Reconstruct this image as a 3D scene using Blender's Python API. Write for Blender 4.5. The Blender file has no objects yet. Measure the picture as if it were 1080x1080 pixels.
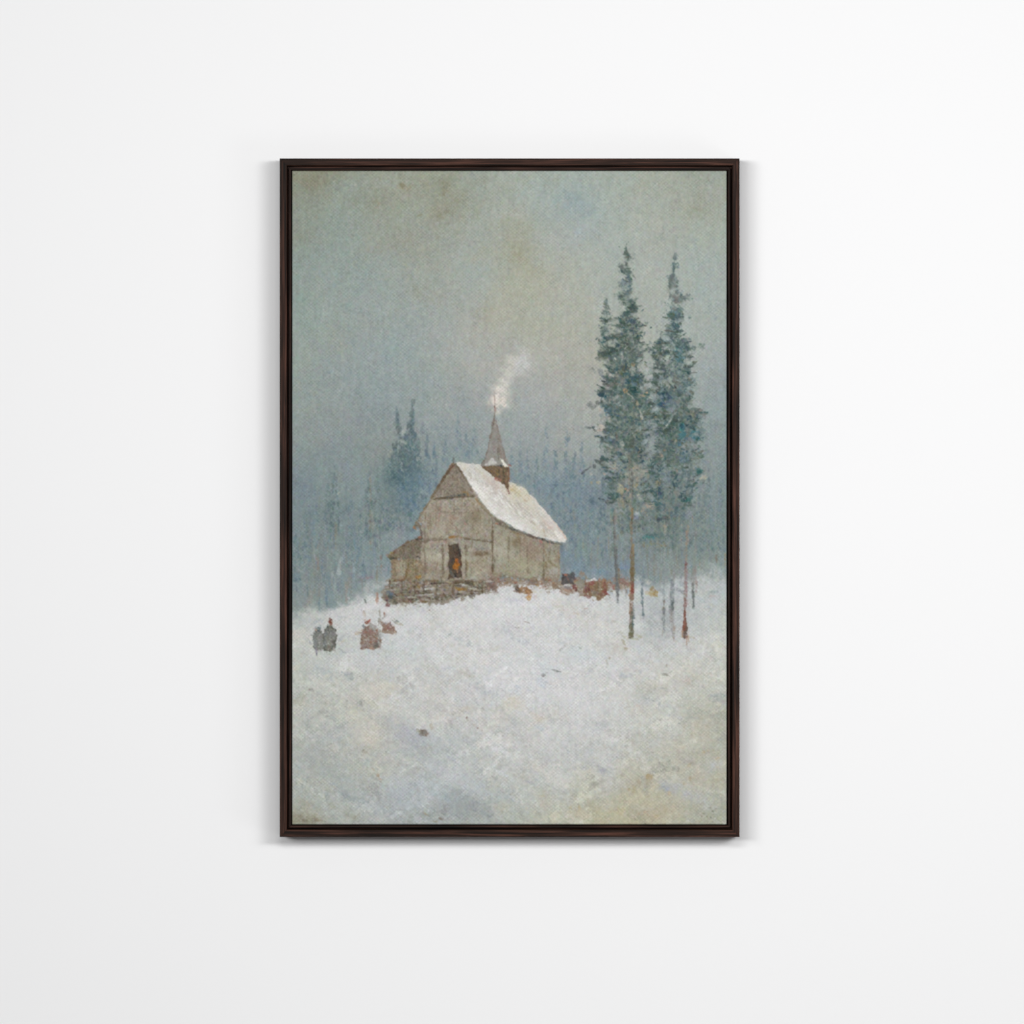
import bpy, math
import numpy as np

# A framed snow landscape on a white wall. One unit of the layout is 1.3 mm;
# x runs to the right, z up, the wall is the plane y = 0 and the room is y < 0.
MM = 0.0013
scene = bpy.context.scene
col = scene.collection

# ---------------------------------------------------------------- the painting
# The picture on the canvas is brushed stroke by stroke, in units of 1.3 mm
# (u to the right, v down); CU0..CU1 x CV0..CV1 is the front of the canvas.
CU0, CU1, CV0, CV1 = 308.0, 766.5, 180.0, 869.5
SC = 1.75                                   # vertices per unit
PW = int(round((CU1 - CU0) * SC)) + 1
PH = int(round((CV1 - CV0) * SC)) + 1
rng = np.random.default_rng(11)
U = (CU0 + np.arange(PW) / SC).astype(np.float32)
V = (CV0 + np.arange(PH) / SC).astype(np.float32)
COL = np.zeros((PH, PW, 3), np.float32)     # paint colour, sRGB 0..255
HGT = np.zeros((PH, PW), np.float32)        # thickness of the paint


def vnoise(su, sv, seed, octaves=3, gain=0.5):
    r = np.random.default_rng(seed)
    out = np.zeros((PH, PW), np.float32)
    amp, tot = 1.0, 0.0
    for o in range(octaves):
        a, b = su / 2 ** o, sv / 2 ** o
        gx, gy = (U - CU0) / a, (V - CV0) / b
        nx, ny = int(gx[-1]) + 3, int(gy[-1]) + 3
        g = r.standard_normal((ny, nx)).astype(np.float32)
        ix, iy = gx.astype(int), gy.astype(int)
        fx, fy = gx - ix, gy - iy
        fx, fy = fx * fx * (3 - 2 * fx), fy * fy * (3 - 2 * fy)
        rows = g[iy] * (1 - fy)[:, None] + g[iy + 1] * fy[:, None]
        out += amp * (rows[:, ix] * (1 - fx) + rows[:, ix + 1] * fx)
        tot += amp * amp
        amp *= gain
    return out / np.sqrt(tot) / 0.62


EDGE = vnoise(5, 5, 1, 3, 0.7)              # ragged edges of brushwork
GRIT = vnoise(1.6, 1.6, 2, 2, 0.7)


def ragged(i0, i1, j0, j1):
    """A patch of edge noise from anywhere on the sheet, so that no two marks break alike."""
    a = int(rng.integers(0, max(1, PH - (j1 - j0))))
    b = int(rng.integers(0, max(1, PW - (i1 - i0))))
    return EDGE[a:a + j1 - j0, b:b + i1 - i0]


def mute(c, k=0.72):
    c = np.asarray(c, float)
    y = c @ np.array((0.3, 0.59, 0.11))
    return y + (c - y) * k


DRY = 0.22                                  # how far a dry brush breaks up


def sstep(a, b, x):
    t = np.clip((x - a) / (b - a), 0, 1)
    return t * t * (3 - 2 * t)


def window(u0, v0, u1, v1):
    i0, i1 = max(0, int((u0 - CU0) * SC)), min(PW, int((u1 - CU0) * SC) + 2)
    j0, j1 = max(0, int((v0 - CV0) * SC)), min(PH, int((v1 - CV0) * SC) + 2)
    return i0, i1, j0, j1


def lay(i0, i1, j0, j1, a, col, h=0.0, dry=1.0):
    a = np.clip(a * (1 + dry * DRY * GRIT[j0:j1, i0:i1]), 0, 1)[..., None]
    p = COL[j0:j1, i0:i1]
    p += (np.asarray(col, np.float32) - p) * a
    if h:
        q = HGT[j0:j1, i0:i1]
        q += (h * (1 + 0.5 * GRIT[j0:j1, i0:i1]) - q * 0.3) * a[..., 0]


def dab(u, v, L, W, ang, col, al=0.8, h=0.25, rough=0.35):
    """One brush mark: L long, W wide, ang degrees (0 = right, 90 = down)."""
    r = max(L, W) * 0.75 + 1
    rough = rough * min(1.0, W * 0.4)
    i0, i1, j0, j1 = window(u - r, v - r, u + r, v + r)
    if i1 <= i0 or j1 <= j0:
        return
    c, s = np.cos(np.radians(ang)), np.sin(np.radians(ang))
    du = U[i0:i1][None, :] - u
    dv = V[j0:j1][:, None] - v
    p = (du * c + dv * s) / (L * 0.5)
    q = (-du * s + dv * c) / (W * 0.5)
    d = np.sqrt(p * p + q * q) + rough * ragged(i0, i1, j0, j1) * 0.6
    lay(i0, i1, j0, j1, al * sstep(1.25, 0.6, d), col, h)


def poly(pts, col, al=1.0, soft=0.7, rough=0.6, h=0.2):
    P = np.array(pts, np.float32).reshape(-1, 2)
    m = soft + rough * 2 + 1
    i0, i1, j0, j1 = window(P[:, 0].min() - m, P[:, 1].min() - m, P[:, 0].max() + m, P[:, 1].max() + m)
    if i1 <= i0 or j1 <= j0:
        return
    X = U[i0:i1][None, :] + np.zeros((j1 - j0, 1), np.float32)
    Y = V[j0:j1][:, None] + np.zeros((1, i1 - i0), np.float32)
    ins = np.zeros(X.shape, bool)
    D = np.full(X.shape, 1e9, np.float32)
    n = len(P)
    for k in range(n):
        x0, y0 = P[k]
        x1, y1 = P[(k + 1) % n]
        if y0 != y1:
            ins ^= ((y0 > Y) != (y1 > Y)) & (X < (x1 - x0) * (Y - y0) / (y1 - y0) + x0)
        dx, dy = x1 - x0, y1 - y0
        t = np.clip(((X - x0) * dx + (Y - y0) * dy) / max(dx * dx + dy * dy, 1e-6), 0, 1)
        D = np.minimum(D, np.hypot(X - x0 - t * dx, Y - y0 - t * dy))
    sd = np.where(ins, D, -D) + rough * EDGE[j0:j1, i0:i1]
    lay(i0, i1, j0, j1, al * sstep(-soft, soft, sd), col, h, 0.0 if al > 0.9 else 1.0)


def line(pts, w, col, al=0.9, rough=0.4, h=0.2, w1=None, soft=0.5):
    P = np.array(pts, np.float32).reshape(-1, 2)
    n = len(P)
    w1 = w if w1 is None else w1
    m = max(w, w1) + 2
    i0, i1, j0, j1 = window(P[:, 0].min() - m, P[:, 1].min() - m, P[:, 0].max() + m, P[:, 1].max() + m)
    if i1 <= i0 or j1 <= j0:
        return
    X, Y = U[i0:i1][None, :], V[j0:j1][:, None]
    S = np.full((j1 - j0, i1 - i0), -1e9, np.float32)
    for k in range(n - 1):
        x0, y0 = P[k]
        x1, y1 = P[k + 1]
        dx, dy = x1 - x0, y1 - y0
        t = np.clip(((X - x0) * dx + (Y - y0) * dy) / max(dx * dx + dy * dy, 1e-6), 0, 1)
        ww = w + (w1 - w) * (k + t) / (n - 1)
        S = np.maximum(S, ww * 0.5 - np.hypot(X - x0 - t * dx, Y - y0 - t * dy))
    lay(i0, i1, j0, j1, al * sstep(-soft, soft, S + rough * ragged(i0, i1, j0, j1) * 0.6), col, h)


def blob(u, v, ru, rv, col, al, ang=0.0, h=0.0):
    """A soft scumble."""
    r = max(ru, rv) * 2.2
    i0, i1, j0, j1 = window(u - r, v - r, u + r, v + r)
    if i1 <= i0 or j1 <= j0:
        return
    c, s = np.cos(np.radians(ang)), np.sin(np.radians(ang))
    du, dv = U[i0:i1][None, :] - u, V[j0:j1][:, None] - v
    d2 = ((du * c + dv * s) / ru) ** 2 + ((-du * s + dv * c) / rv) ** 2
    a = np.exp(-d2) * (1 + 0.3 * ragged(i0, i1, j0, j1))
    lay(i0, i1, j0, j1, np.clip(al * a, 0, 1), col, h)


def field(rows, sig_u, sig_v):
    """Smooth ground colour through hand-picked spots: rows of (v, [(u, r, g, b), ...])."""
    pts = np.array([(u, v, r, g, b) for v, l in rows for (u, r, g, b) in l], np.float32)
    cu = np.linspace(U[0], U[-1], 60)
    cv = np.linspace(V[0], V[-1], 90)
    X, Y = np.meshgrid(cu, cv)
    num = np.zeros(X.shape + (3,))
    den = np.full(X.shape, 1e-12)
    for u, v, r, g, b in pts:
        w = np.exp(-((X - u) / sig_u) ** 2 - ((Y - v) / sig_v) ** 2) + 1e-7 / (1 + (X - u) ** 2 + (Y - v) ** 2)
        num += w[..., None] * np.array((r, g, b))
        den += w
    g = num / den[..., None]
    fx = (U - U[0]) / (U[-1] - U[0]) * 58.999
    fy = (V - V[0]) / (V[-1] - V[0]) * 88.999
    ix, iy = fx.astype(int), fy.astype(int)
    fx, fy = (fx - ix)[None, :, None], (fy - iy)[:, None, None]
    a = g[iy][:, ix] * (1 - fx) + g[iy][:, ix + 1] * fx
    b = g[iy + 1][:, ix] * (1 - fx) + g[iy + 1][:, ix + 1] * fx
    return (a * (1 - fy) + b * fy).astype(np.float32)


def jit(c, s=6):
    k = rng.normal(0, s * 0.8)
    return np.clip(np.array(c, float) + k + rng.normal(0, s * 0.45, 3), 0, 255)


def at(u, v):
    i = int(np.clip((u - CU0) * SC, 0, PW - 1))
    j = int(np.clip((v - CV0) * SC, 0, PH - 1))
    return COL[j, i]


def ink(text):
    """Rows of 'u v L W angle r g b [alpha]' laid as dabs."""
    for row in text.strip().splitlines():
        q = [float(t) for t in row.split()]
        c = 0.88 * mute(q[5:8], 0.62) + 0.12 * at(q[0], q[1])
        dab(q[0], q[1], q[2] * 1.06, q[3] * 1.12, q[4], jit(c, 3), (q[8] if len(q) > 8 else 0.85) * 0.9, 0.25, 0.6)


def strokes(text, k=0.85):
    """Rows of 'w r g b alpha : u v u v ...' laid as lines (w may be 'w/w1')."""
    for row in text.strip().splitlines():
        a, b = row.split(':')
        q = a.split()
        ws = [float(t) for t in q[0].split('/')]
        pts = [float(t) for t in b.split()]
        c = 0.92 * mute([float(t) for t in q[1:4]], k) + 0.08 * at(pts[0], pts[1])
        line(pts, ws[0], c, float(q[4]) * 0.95, 0.7, w1=ws[-1], soft=0.6)


BOOST = [1.0]


def scumbles(text, gain=None, k=1.0):
    """Rows of 'u v ru rv angle r g b alpha' laid as soft patches."""
    gain = BOOST[0] if gain is None else gain
    for row in text.strip().splitlines():
        q = [float(t) for t in row.split()]
        blob(q[0], q[1], q[2], q[3], mute(q[5:8], k), min(0.95, q[8] * gain), q[4])


def clumps(text):
    """The same rows as scumbles, but beaten on in many small leafy touches."""
    for row in text.strip().splitlines():
        q = [float(t) for t in row.split()]
        n = int(6 + q[2] * q[3] * 0.55)
        for k in range(n):
            r, t = np.sqrt(rng.random()) * 1.15, rng.random() * 6.283
            u, v = q[0] + q[2] * r * np.cos(t), q[1] + q[3] * r * np.sin(t)
            z = rng.uniform(1.3, 3.2)
            dab(u, v, z * rng.uniform(1, 1.8), z * 0.85, rng.uniform(0, 180), jit(0.9 * mute(q[5:8], 0.8) + 0.1 * at(u, v), 8), q[8] * rng.uniform(0.6, 1.15), 0.25, 0.7)


def mottle(pts, lum, chroma, seed=90, soft=1.0):
    """Broken, rubbed paint inside a polygon."""
    global COL
    keep = COL.copy()
    poly(pts, (0, 0, 0), 1.0, soft, 0.5, 0.0)
    m = np.clip(1 - COL.sum(2) / np.maximum(keep.sum(2), 1), 0, 1)[..., None]
    COL[:] = keep
    n = vnoise(1.9, 1.9, seed, 2, 0.8)[..., None] * lum
    c = np.stack([vnoise(3.2, 3.2, seed + 1 + k, 2, 0.8) for k in range(3)], 2) * chroma
    COL += m * (n + c)


def shade_of(pts, k):
    """A thin transparent glaze that lowers the tone inside a polygon."""
    poly(pts, (52, 44, 34), k, 1.0, 0.6, 0.0)


def profile(text):
    """'v:ul,ur v:ul,ur ...' -> arrays"""
    r = [(float(a.split(':')[0]),) + tuple(float(t) for t in a.split(':')[1].split(',')) for a in text.split()]
    return np.array(r)


def foliage(prof, n, cols, size=(1.6, 3.6), al=0.75, spread=1.0, ang=(0, 180), v0=None, v1=None):
    a = prof
    lo, hi = (a[0, 0] if v0 is None else v0), (a[-1, 0] if v1 is None else v1)
    vv = np.linspace(lo, hi, 400)
    wid = np.interp(vv, a[:, 0], a[:, 2] - a[:, 1]) + 1.0
    cdf = np.cumsum(wid)
    cdf /= cdf[-1]
    for k in range(n):
        v = np.interp(rng.random(), cdf, vv)
        l, r = np.interp(v, a[:, 0], a[:, 1]), np.interp(v, a[:, 0], a[:, 2])
        u = 0.5 * (l + r) + (rng.random() - 0.5) * (r - l) * spread
        s = rng.uniform(*size)
        c = cols[rng.integers(len(cols))]
        dab(u, v, s * rng.uniform(1, 1.9), s * 0.8, rng.uniform(*ang), jit(c, 7), al * rng.uniform(0.6, 1.1), 0.25)


# ------------------------------------------------------------------ ground colours
SKY = [
 (182, [(310,140,142,118),(340,134,134,106),(372,146,150,132),(400,150,156,138),(430,150,154,134),(465,148,152,130),(500,154,162,146),(560,160,168,152),(600,158,168,156),(650,160,168,152),(700,160,165,148),(735,152,158,142),(766,152,160,142)]),
 (210, [(312,140,145,125),(340,142,150,134),(370,146,158,146),(400,146,150,128),(430,152,158,142),(468,146,148,124),(500,156,162,146),(540,162,168,154),(585,156,168,160),(610,152,168,162),(650,162,170,156),(700,162,168,152),(740,158,162,144),(766,156,162,146)]),
 (245, [(312,140,148,132),(350,144,156,144),(400,150,156,142),(440,152,156,140),(470,152,158,142),(500,160,166,154),(545,160,162,140),(590,164,170,160),(640,162,170,160),(700,164,170,156),(766,160,168,154)]),
 (290, [(312,142,154,142),(350,146,158,148),(380,146,158,150),(420,152,160,148),(460,154,160,146),(500,160,168,158),(545,166,168,146),(600,168,170,154),(640,164,172,160),(690,164,170,158),(740,160,170,160),(766,160,168,158)]),
 (335, [(312,144,158,148),(360,148,160,152),(400,150,160,154),(440,152,162,156),(480,160,166,158),(515,168,168,150),(560,168,170,152),(610,168,170,154),(650,164,170,160),(740,162,170,160),(766,156,166,158)]),
 (375, [(312,146,158,150),(360,147,158,154),(400,146,160,158),(440,150,162,158),(480,160,166,160),(510,168,168,160),(560,168,170,160),(610,166,168,156),(740,160,168,162),(766,150,162,160)]),
 (415, [(312,142,156,150),(360,142,154,152),(400,142,156,156),(440,146,158,156),(480,152,160,158),(520,160,164,160),(560,162,166,162),(610,164,166,158),(740,152,162,160),(766,140,154,156)]),
 (450, [(312,140,152,148),(360,138,150,150),(400,134,148,150),(440,140,152,152),(480,142,154,156),(520,148,158,158),(560,150,160,160),(600,158,164,160),(740,142,156,154),(766,132,148,150)]),
 (480, [(312,130,146,148),(360,128,144,148),(400,128,142,142),(440,130,146,148),(480,132,148,152),(560,140,152,156),(605,146,156,156),(740,134,148,150),(766,124,142,146)]),
 (510, [(312,118,136,146),(345,124,142,146),(380,126,144,150),(410,120,138,140),(450,124,144,152),(560,124,142,150),(610,128,144,152),(640,124,140,144),(740,126,142,146),(766,118,138,144)]),
 (545, [(312,120,138,144),(350,118,136,140),(380,124,140,146),(410,124,138,138),(440,122,142,152),(570,122,140,146),(610,122,140,146),(650,122,138,142),(700,112,128,130),(740,122,138,140),(766,120,138,140)]),
 (580, [(312,120,138,142),(350,118,134,136),(385,122,140,146),(415,124,142,150),(600,118,136,144),(630,120,138,142),(660,118,136,142),(700,118,134,136),(740,122,138,138),(766,122,140,142)]),
 (610, [(312,124,140,146),(345,128,140,142),(375,122,142,150),(400,132,146,150),(600,112,134,152),(630,120,138,146),(655,120,136,150),(690,126,140,144),(720,136,146,146),(766,138,152,152)]),
 (650, [(312,136,150,150),(350,130,148,150),(400,160,166,164),(600,140,154,160),(700,140,150,152),(766,150,160,158)]),
]
SNOW = [
 (620, [(310,186,190,184),(350,188,193,190),(420,200,204,203),(480,206,209,208),(540,210,212,211),(600,202,206,206),(660,186,194,196),(700,184,191,193),(740,178,186,186),(766,176,184,182)]),
 (650, [(310,188,192,186),(350,196,200,198),(420,204,207,205),(480,212,214,212),(540,216,218,217),(600,208,210,208),(640,204,207,204),(680,186,194,196),(720,188,194,194),(766,186,190,184)]),
 (685, [(310,188,192,185),(350,186,192,188),(400,200,205,204),(450,204,208,206),(500,212,214,211),(560,212,215,214),(610,202,208,208),(650,204,205,200),(690,192,197,195),(730,196,199,194),(766,188,191,182)]),
 (720, [(310,184,188,180),(350,190,193,186),(400,192,194,187),(450,196,199,195),(500,204,207,204),(545,214,216,216),(590,212,214,214),(640,204,207,204),(690,196,199,192),(730,192,195,186),(766,184,188,178)]),
 (755, [(310,182,186,178),(350,180,184,176),(400,194,194,184),(440,190,193,190),(500,198,201,195),(550,206,207,201),(600,202,205,203),(650,196,199,193),(700,190,193,184),(740,184,186,174),(766,176,178,163)]),
 (785, [(310,174,179,173),(350,172,178,174),(395,190,189,176),(430,170,176,178),(480,182,188,187),(540,194,197,192),(600,198,201,197),(650,194,197,190),(700,186,187,175),(740,180,180,164),(766,172,173,155)]),
 (815, [(310,170,176,169),(350,166,174,170),(400,178,181,172),(440,176,182,181),(490,184,189,188),(540,190,193,187),(590,194,196,189),(640,188,190,182),(680,182,181,164),(720,184,184,170),(766,176,177,160)]),
 (840, [(310,170,176,168),(350,170,177,172),(400,176,182,182),(440,168,176,180),(480,162,172,172),(530,176,182,177),(580,186,189,180),(630,178,178,160),(680,182,178,150),(720,178,178,162),(766,172,174,158)]),
 (868, [(310,152,152,130),(350,164,170,162),(400,170,176,172),(440,164,172,172),(480,158,166,162),(530,168,174,166),(590,176,178,160),(630,180,176,148),(680,178,174,146),(730,172,174,158),(766,166,168,150)]),
]


def paint():
    global COL
    sky, snow = field(SKY, 26, 20), field(SNOW, 28, 17)
    t = sstep(420, 500, V)[:, None, None]
    t2 = 1 - sstep(280, 400, V)[:, None, None]
    sky = sky + t * np.array((4.5, 2.0, -2.5), np.float32) + t2 * np.array((-1, 0.5, 4.0), np.float32)
    y = sky @ np.array((.3, .59, .11), np.float32)
    sky = y[..., None] + (sky - y[..., None]) * 0.84
    snow = np.where(snow > 192, 192 + (snow - 192) * 0.55, snow) + np.array((1.5, 1.0, 0.0), np.float32)
    y = snow @ np.array((.3, .59, .11), np.float32)
    snow = y[..., None] + (snow - y[..., None]) * 0.8
    # snow line
    su = np.array([300, 312, 325, 335, 348, 362, 378, 392, 410, 430, 470, 520, 540, 575, 600, 640, 690, 730, 770], float)
    sv = np.array([654, 650, 644, 646, 644, 638, 630, 624, 630, 634, 628, 611, 606, 609, 610, 613, 617, 612, 610], float)
    ln = np.interp(U, su, sv)[None, :]
    m = sstep(-9.0, 7.0, (V[:, None] - ln) + 1.6 * EDGE + 2.5 * vnoise(26, 12, 77, 2))[..., None]
    COL[:] = sky * (1 - m) + snow * m
    # ---- sky: broken scumbling
    for k in range(2600):
        u, v = rng.uniform(CU0, CU1), rng.uniform(CV0, 615)
        t = (v - CV0) / 430
        c = at(u + rng.normal(0, 14), v + rng.normal(0, 12)) + rng.normal(0, 3.2, 3) + rng.normal(0, 2.5)
        a = rng.normal(125, 35) if rng.random() > t else rng.normal(90, 12)
        dab(u, v, rng.uniform(7, 22), rng.uniform(3, 8), a, c, rng.uniform(0.12, 0.36), 0.12, 0.9)
    for k in range(900):       # broad broken clouds
        u, v = rng.uniform(CU0, CU1), rng.uniform(CV0, 470)
        g = rng.normal(0, 4.2)
        c = at(u, v) + g + np.array((.8, .2, -.8)) * rng.normal(0, 2.2)
        dab(u, v, rng.uniform(8, 30), rng.uniform(4, 11), rng.choice([-35, 20, 60, 120]) + rng.normal(0, 14), c, rng.uniform(0.2, 0.5), 0.2, 1.1)
    scumbles(SKY_PATCH, 0.75, 0.6)
    scumbles(SMOKE, 1.0)
    line([524, 434, 527, 420, 532, 405, 537, 392, 540, 380], 5, (204, 201, 193), .45, .9, .3, 10, 4.5)
    line([536, 398, 545, 391, 551, 380, 553, 372], 6, (194, 194, 190), .45, .9, .3, 11, 4.5)
    ink(SKY_MARKS)
    # ---- far wood: vertical drags of the brush
    for k in range(1900):
        u = rng.uniform(CU0, CU1)
        v = rng.triangular(470, 590, 640)
        if v > np.interp(u, su, sv) - 4:
            continue
        c = at(u, v) + rng.normal(0, 5.0) + rng.normal(0, 1.6, 3) + rng.normal(0, 2.4) * np.array((1, .4, -1))
        dab(u, v, rng.uniform(8, 30), rng.uniform(1.2, 3.4), rng.normal(90, 5), c, rng.uniform(0.18, 0.45), 0.15, 0.8)
    far_trees()
    # ---- snow field
    for k in range(4200):
        u, v = rng.uniform(CU0, CU1), rng.uniform(618, CV1)
        if v < np.interp(u, su, sv) + 5:
            continue
        c = at(u + rng.normal(0, 9), v + rng.normal(0, 6)) + rng.normal(0, 5.0) + rng.normal(0, 1.6, 3) + rng.normal(0, 2.2) * np.array((1, .3, -1))
        dab(u, v, rng.uniform(4, 15), rng.uniform(1.4, 5), rng.choice([-28, 32, 8]) + rng.normal(0, 16), c, rng.uniform(0.25, 0.6), 0.3, 0.9)
    for k in range(2100):      # loaded knife and bristle strokes
        u, v = rng.uniform(CU0, CU1), rng.uniform(640, CV1)
        if v < np.interp(u, su, sv) + 12:
            continue
        g = rng.normal(1, 10)
        c = at(u, v) + g + np.array((.6, .1, -.7)) * rng.normal(0, 2.8)
        dab(u, v, rng.uniform(6, 24), rng.uniform(1.2, 4.5), rng.choice([-32, -18, 30, 42]) + rng.normal(0, 9), c, rng.uniform(0.25, 0.6), 0.5, 1.0)
    for k in range(520):       # broad slabs of thick white
        u, v = rng.uniform(CU0, CU1), rng.uniform(650, CV1)
        if v < np.interp(u, su, sv) + 16:
            continue
        g = rng.normal(2.0, 11.5)
        c = at(u, v) + g + np.array((.8, .2, -.9)) * rng.normal(-.3 if g < 0 else .5, 3.0)
        dab(u, v, rng.uniform(9, 34), rng.uniform(3, 9), rng.choice([-30, -14, 24, 40]) + rng.normal(0, 9), c, rng.uniform(0.3, 0.6), 0.6, 1.3)
    scumbles(SNOW_PATCH, 1.15, 0.5)
    w = COL[int((640 - CV0) * SC):]
    w[:] = np.where(w > 205, 205 + (w - 205) * 0.5, w)
    ink(SNOW_MARKS)
    strokes(SNOW_LINES)
    for k in range(260):
        u, v = rng.uniform(CU0, CU1), rng.uniform(640, CV1)
        c = at(u, v) - rng.uniform(14, 34) * np.array((0.9, 0.95, 1.1))
        dab(u, v, rng.uniform(1.2, 3.6), rng.uniform(0.7, 1.2), rng.normal(20, 35), c, rng.uniform(0.3, 0.6), 0.1)
    for k in range(300):
        u, v = rng.uniform(CU0, CU1), rng.uniform(645, CV1)
        c = at(u, v) + rng.uniform(5, 13)
        dab(u, v, rng.uniform(2, 7), rng.uniform(0.8, 1.6), rng.choice([-30, 38]) + rng.normal(0, 10), c, rng.uniform(0.35, 0.7), 0.4)
    BOOST[0] = 1.4
    house()
    BOOST[0] = 1.0
    big_trees()
    figures()
    for ax in (0, 1, 0, 1):
        P = np.pad(COL, [(1, 1) if ax == 0 else (0, 0), (1, 1) if ax == 1 else (0, 0), (0, 0)], mode='edge')
        COL = 0.74 * COL + 0.13 * (P[2:] if ax == 0 else P[:, 2:]) + 0.13 * (P[:-2] if ax == 0 else P[:, :-2])
    # ---- dry grain of the paint over the whole cloth
    g = vnoise(2.2, 2.2, 31, 2, 0.8)
    ch = [vnoise(2.6, 2.6, 40 + k, 2, 0.8) for k in range(3)]
    b = vnoise(3, 14, 51, 2, 0.7)
    for k in range(3):
        COL[..., k] += 2.6 * g + 1.1 * ch[k] + 1.0 * b
    np.clip(COL, 6, 250, out=COL)
# ------------------------------------------------------------------ the motif
SKY_PATCH = """
322 190 14 8 10 146 140 108 .5
340 186 16 7 150 130 128 96 .55
333 200 10 14 100 138 134 108 .35
372 196 14 10 0 150 164 152 .4
398 212 16 9 140 140 138 108 .4
428 196 7 5 30 146 134 96 .45
470 196 9 8 120 138 130 92 .5
478 214 12 6 150 140 136 102 .5
466 226 9 6 160 138 132 98 .45
455 222 10 8 30 150 150 124 .4
312 250 7 22 90 144 142 118 .35
338 240 12 20 110 136 150 138 .35
375 275 12 10 0 132 152 146 .4
366 285 12 8 40 134 150 146 .35
400 262 22 9 150 152 152 134 .4
430 258 18 12 20 152 150 128 .4
480 262 14 10 20 160 168 158 .5
500 272 10 7 150 156 158 134 .4
545 268 13 16 100 158 156 122 .5
556 284 10 10 90 160 158 126 .4
604 216 15 9 10 140 164 170 .55
618 222 14 9 30 146 166 168 .45
590 226 12 10 0 150 166 164 .4
582 252 16 11 160 170 174 164 .4
530 312 20 10 30 172 170 144 .45
570 302 20 10 160 172 172 148 .4
515 330 12 12 90 168 166 140 .4
575 330 16 8 10 162 172 166 .45
500 345 18 9 20 170 168 162 .4
480 320 12 9 0 148 164 162 .4
384 352 14 8 0 158 158 154 .25
396 340 14 9 20 144 154 148 .3
430 372 20 8 150 140 158 162 .4
356 392 20 8 10 136 154 160 .4
400 410 22 9 20 142 158 162 .35
596 360 24 9 20 170 172 152 .4
560 372 14 8 150 168 170 148 .35
735 222 14 10 0 150 152 128 .35
690 262 16 12 90 168 168 150 .3
738 214 10 6 100 140 142 118 .35
754 205 10 8 0 160 168 158 .4
758 402 6 18 90 136 150 156 .35
330 428 14 12 90 148 158 148 .35
356 440 22 14 0 140 148 140 .35
332 464 14 10 0 142 150 142 .4
380 424 12 12 0 132 148 156 .4
350 476 14 10 0 124 142 150 .35
372 492 9 18 90 134 152 158 .4
320 515 12 14 90 110 130 148 .45
398 465 18 18 90 144 146 140 .35
440 470 20 20 90 142 152 148 .3
465 432 16 12 0 152 162 154 .3
575 430 18 12 0 164 166 162 .35
560 470 20 14 0 146 156 160 .35
600 500 18 18 90 116 136 154 .4
620 470 12 14 90 150 160 162 .4
636 516 12 8 0 118 132 152 .45
625 530 8 7 0 92 116 132 .6
640 560 14 16 90 128 146 152 .35
745 540 14 22 90 126 142 144 .3
"""
SKY_MARKS = """
367 200 3 1.6 0 192 184 166 .5
375 195 4 2 30 186 184 164 .6
345 199 3 1.4 90 160 158 130 .5
424 195 6 3 40 140 122 78 .5
430 200 3 2 0 150 136 96 .5
468 200 3 9 10 134 122 80 .5
464 206 3 4 30 140 126 84 .5
442 227 6 2 -20 132 126 92 .5
453 242 2.5 2 0 122 122 98 .6
462 227 7 3 10 134 130 94 .5
399 215 3 2 0 150 128 94 .4
427 261 6 1.5 -35 178 180 166 .5
632 232 4 1.6 60 132 142 132 .4
652 250 1.8 1.8 0 150 130 124 .7
670 209 1.6 1.6 0 140 128 116 .6
612 258 3 2 0 160 150 128 .35
661 238 10 1 90 150 162 152 .3
748 190 4 2 30 136 136 110 .4
728 196 4 2 100 138 136 110 .4
356 520 3 2 40 172 166 138 .7
350 511 3 1.6 60 168 164 142 .6
348 590 3 2 40 158 162 154 .6
329 583 3 3 0 152 160 156 .4
"""


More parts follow.
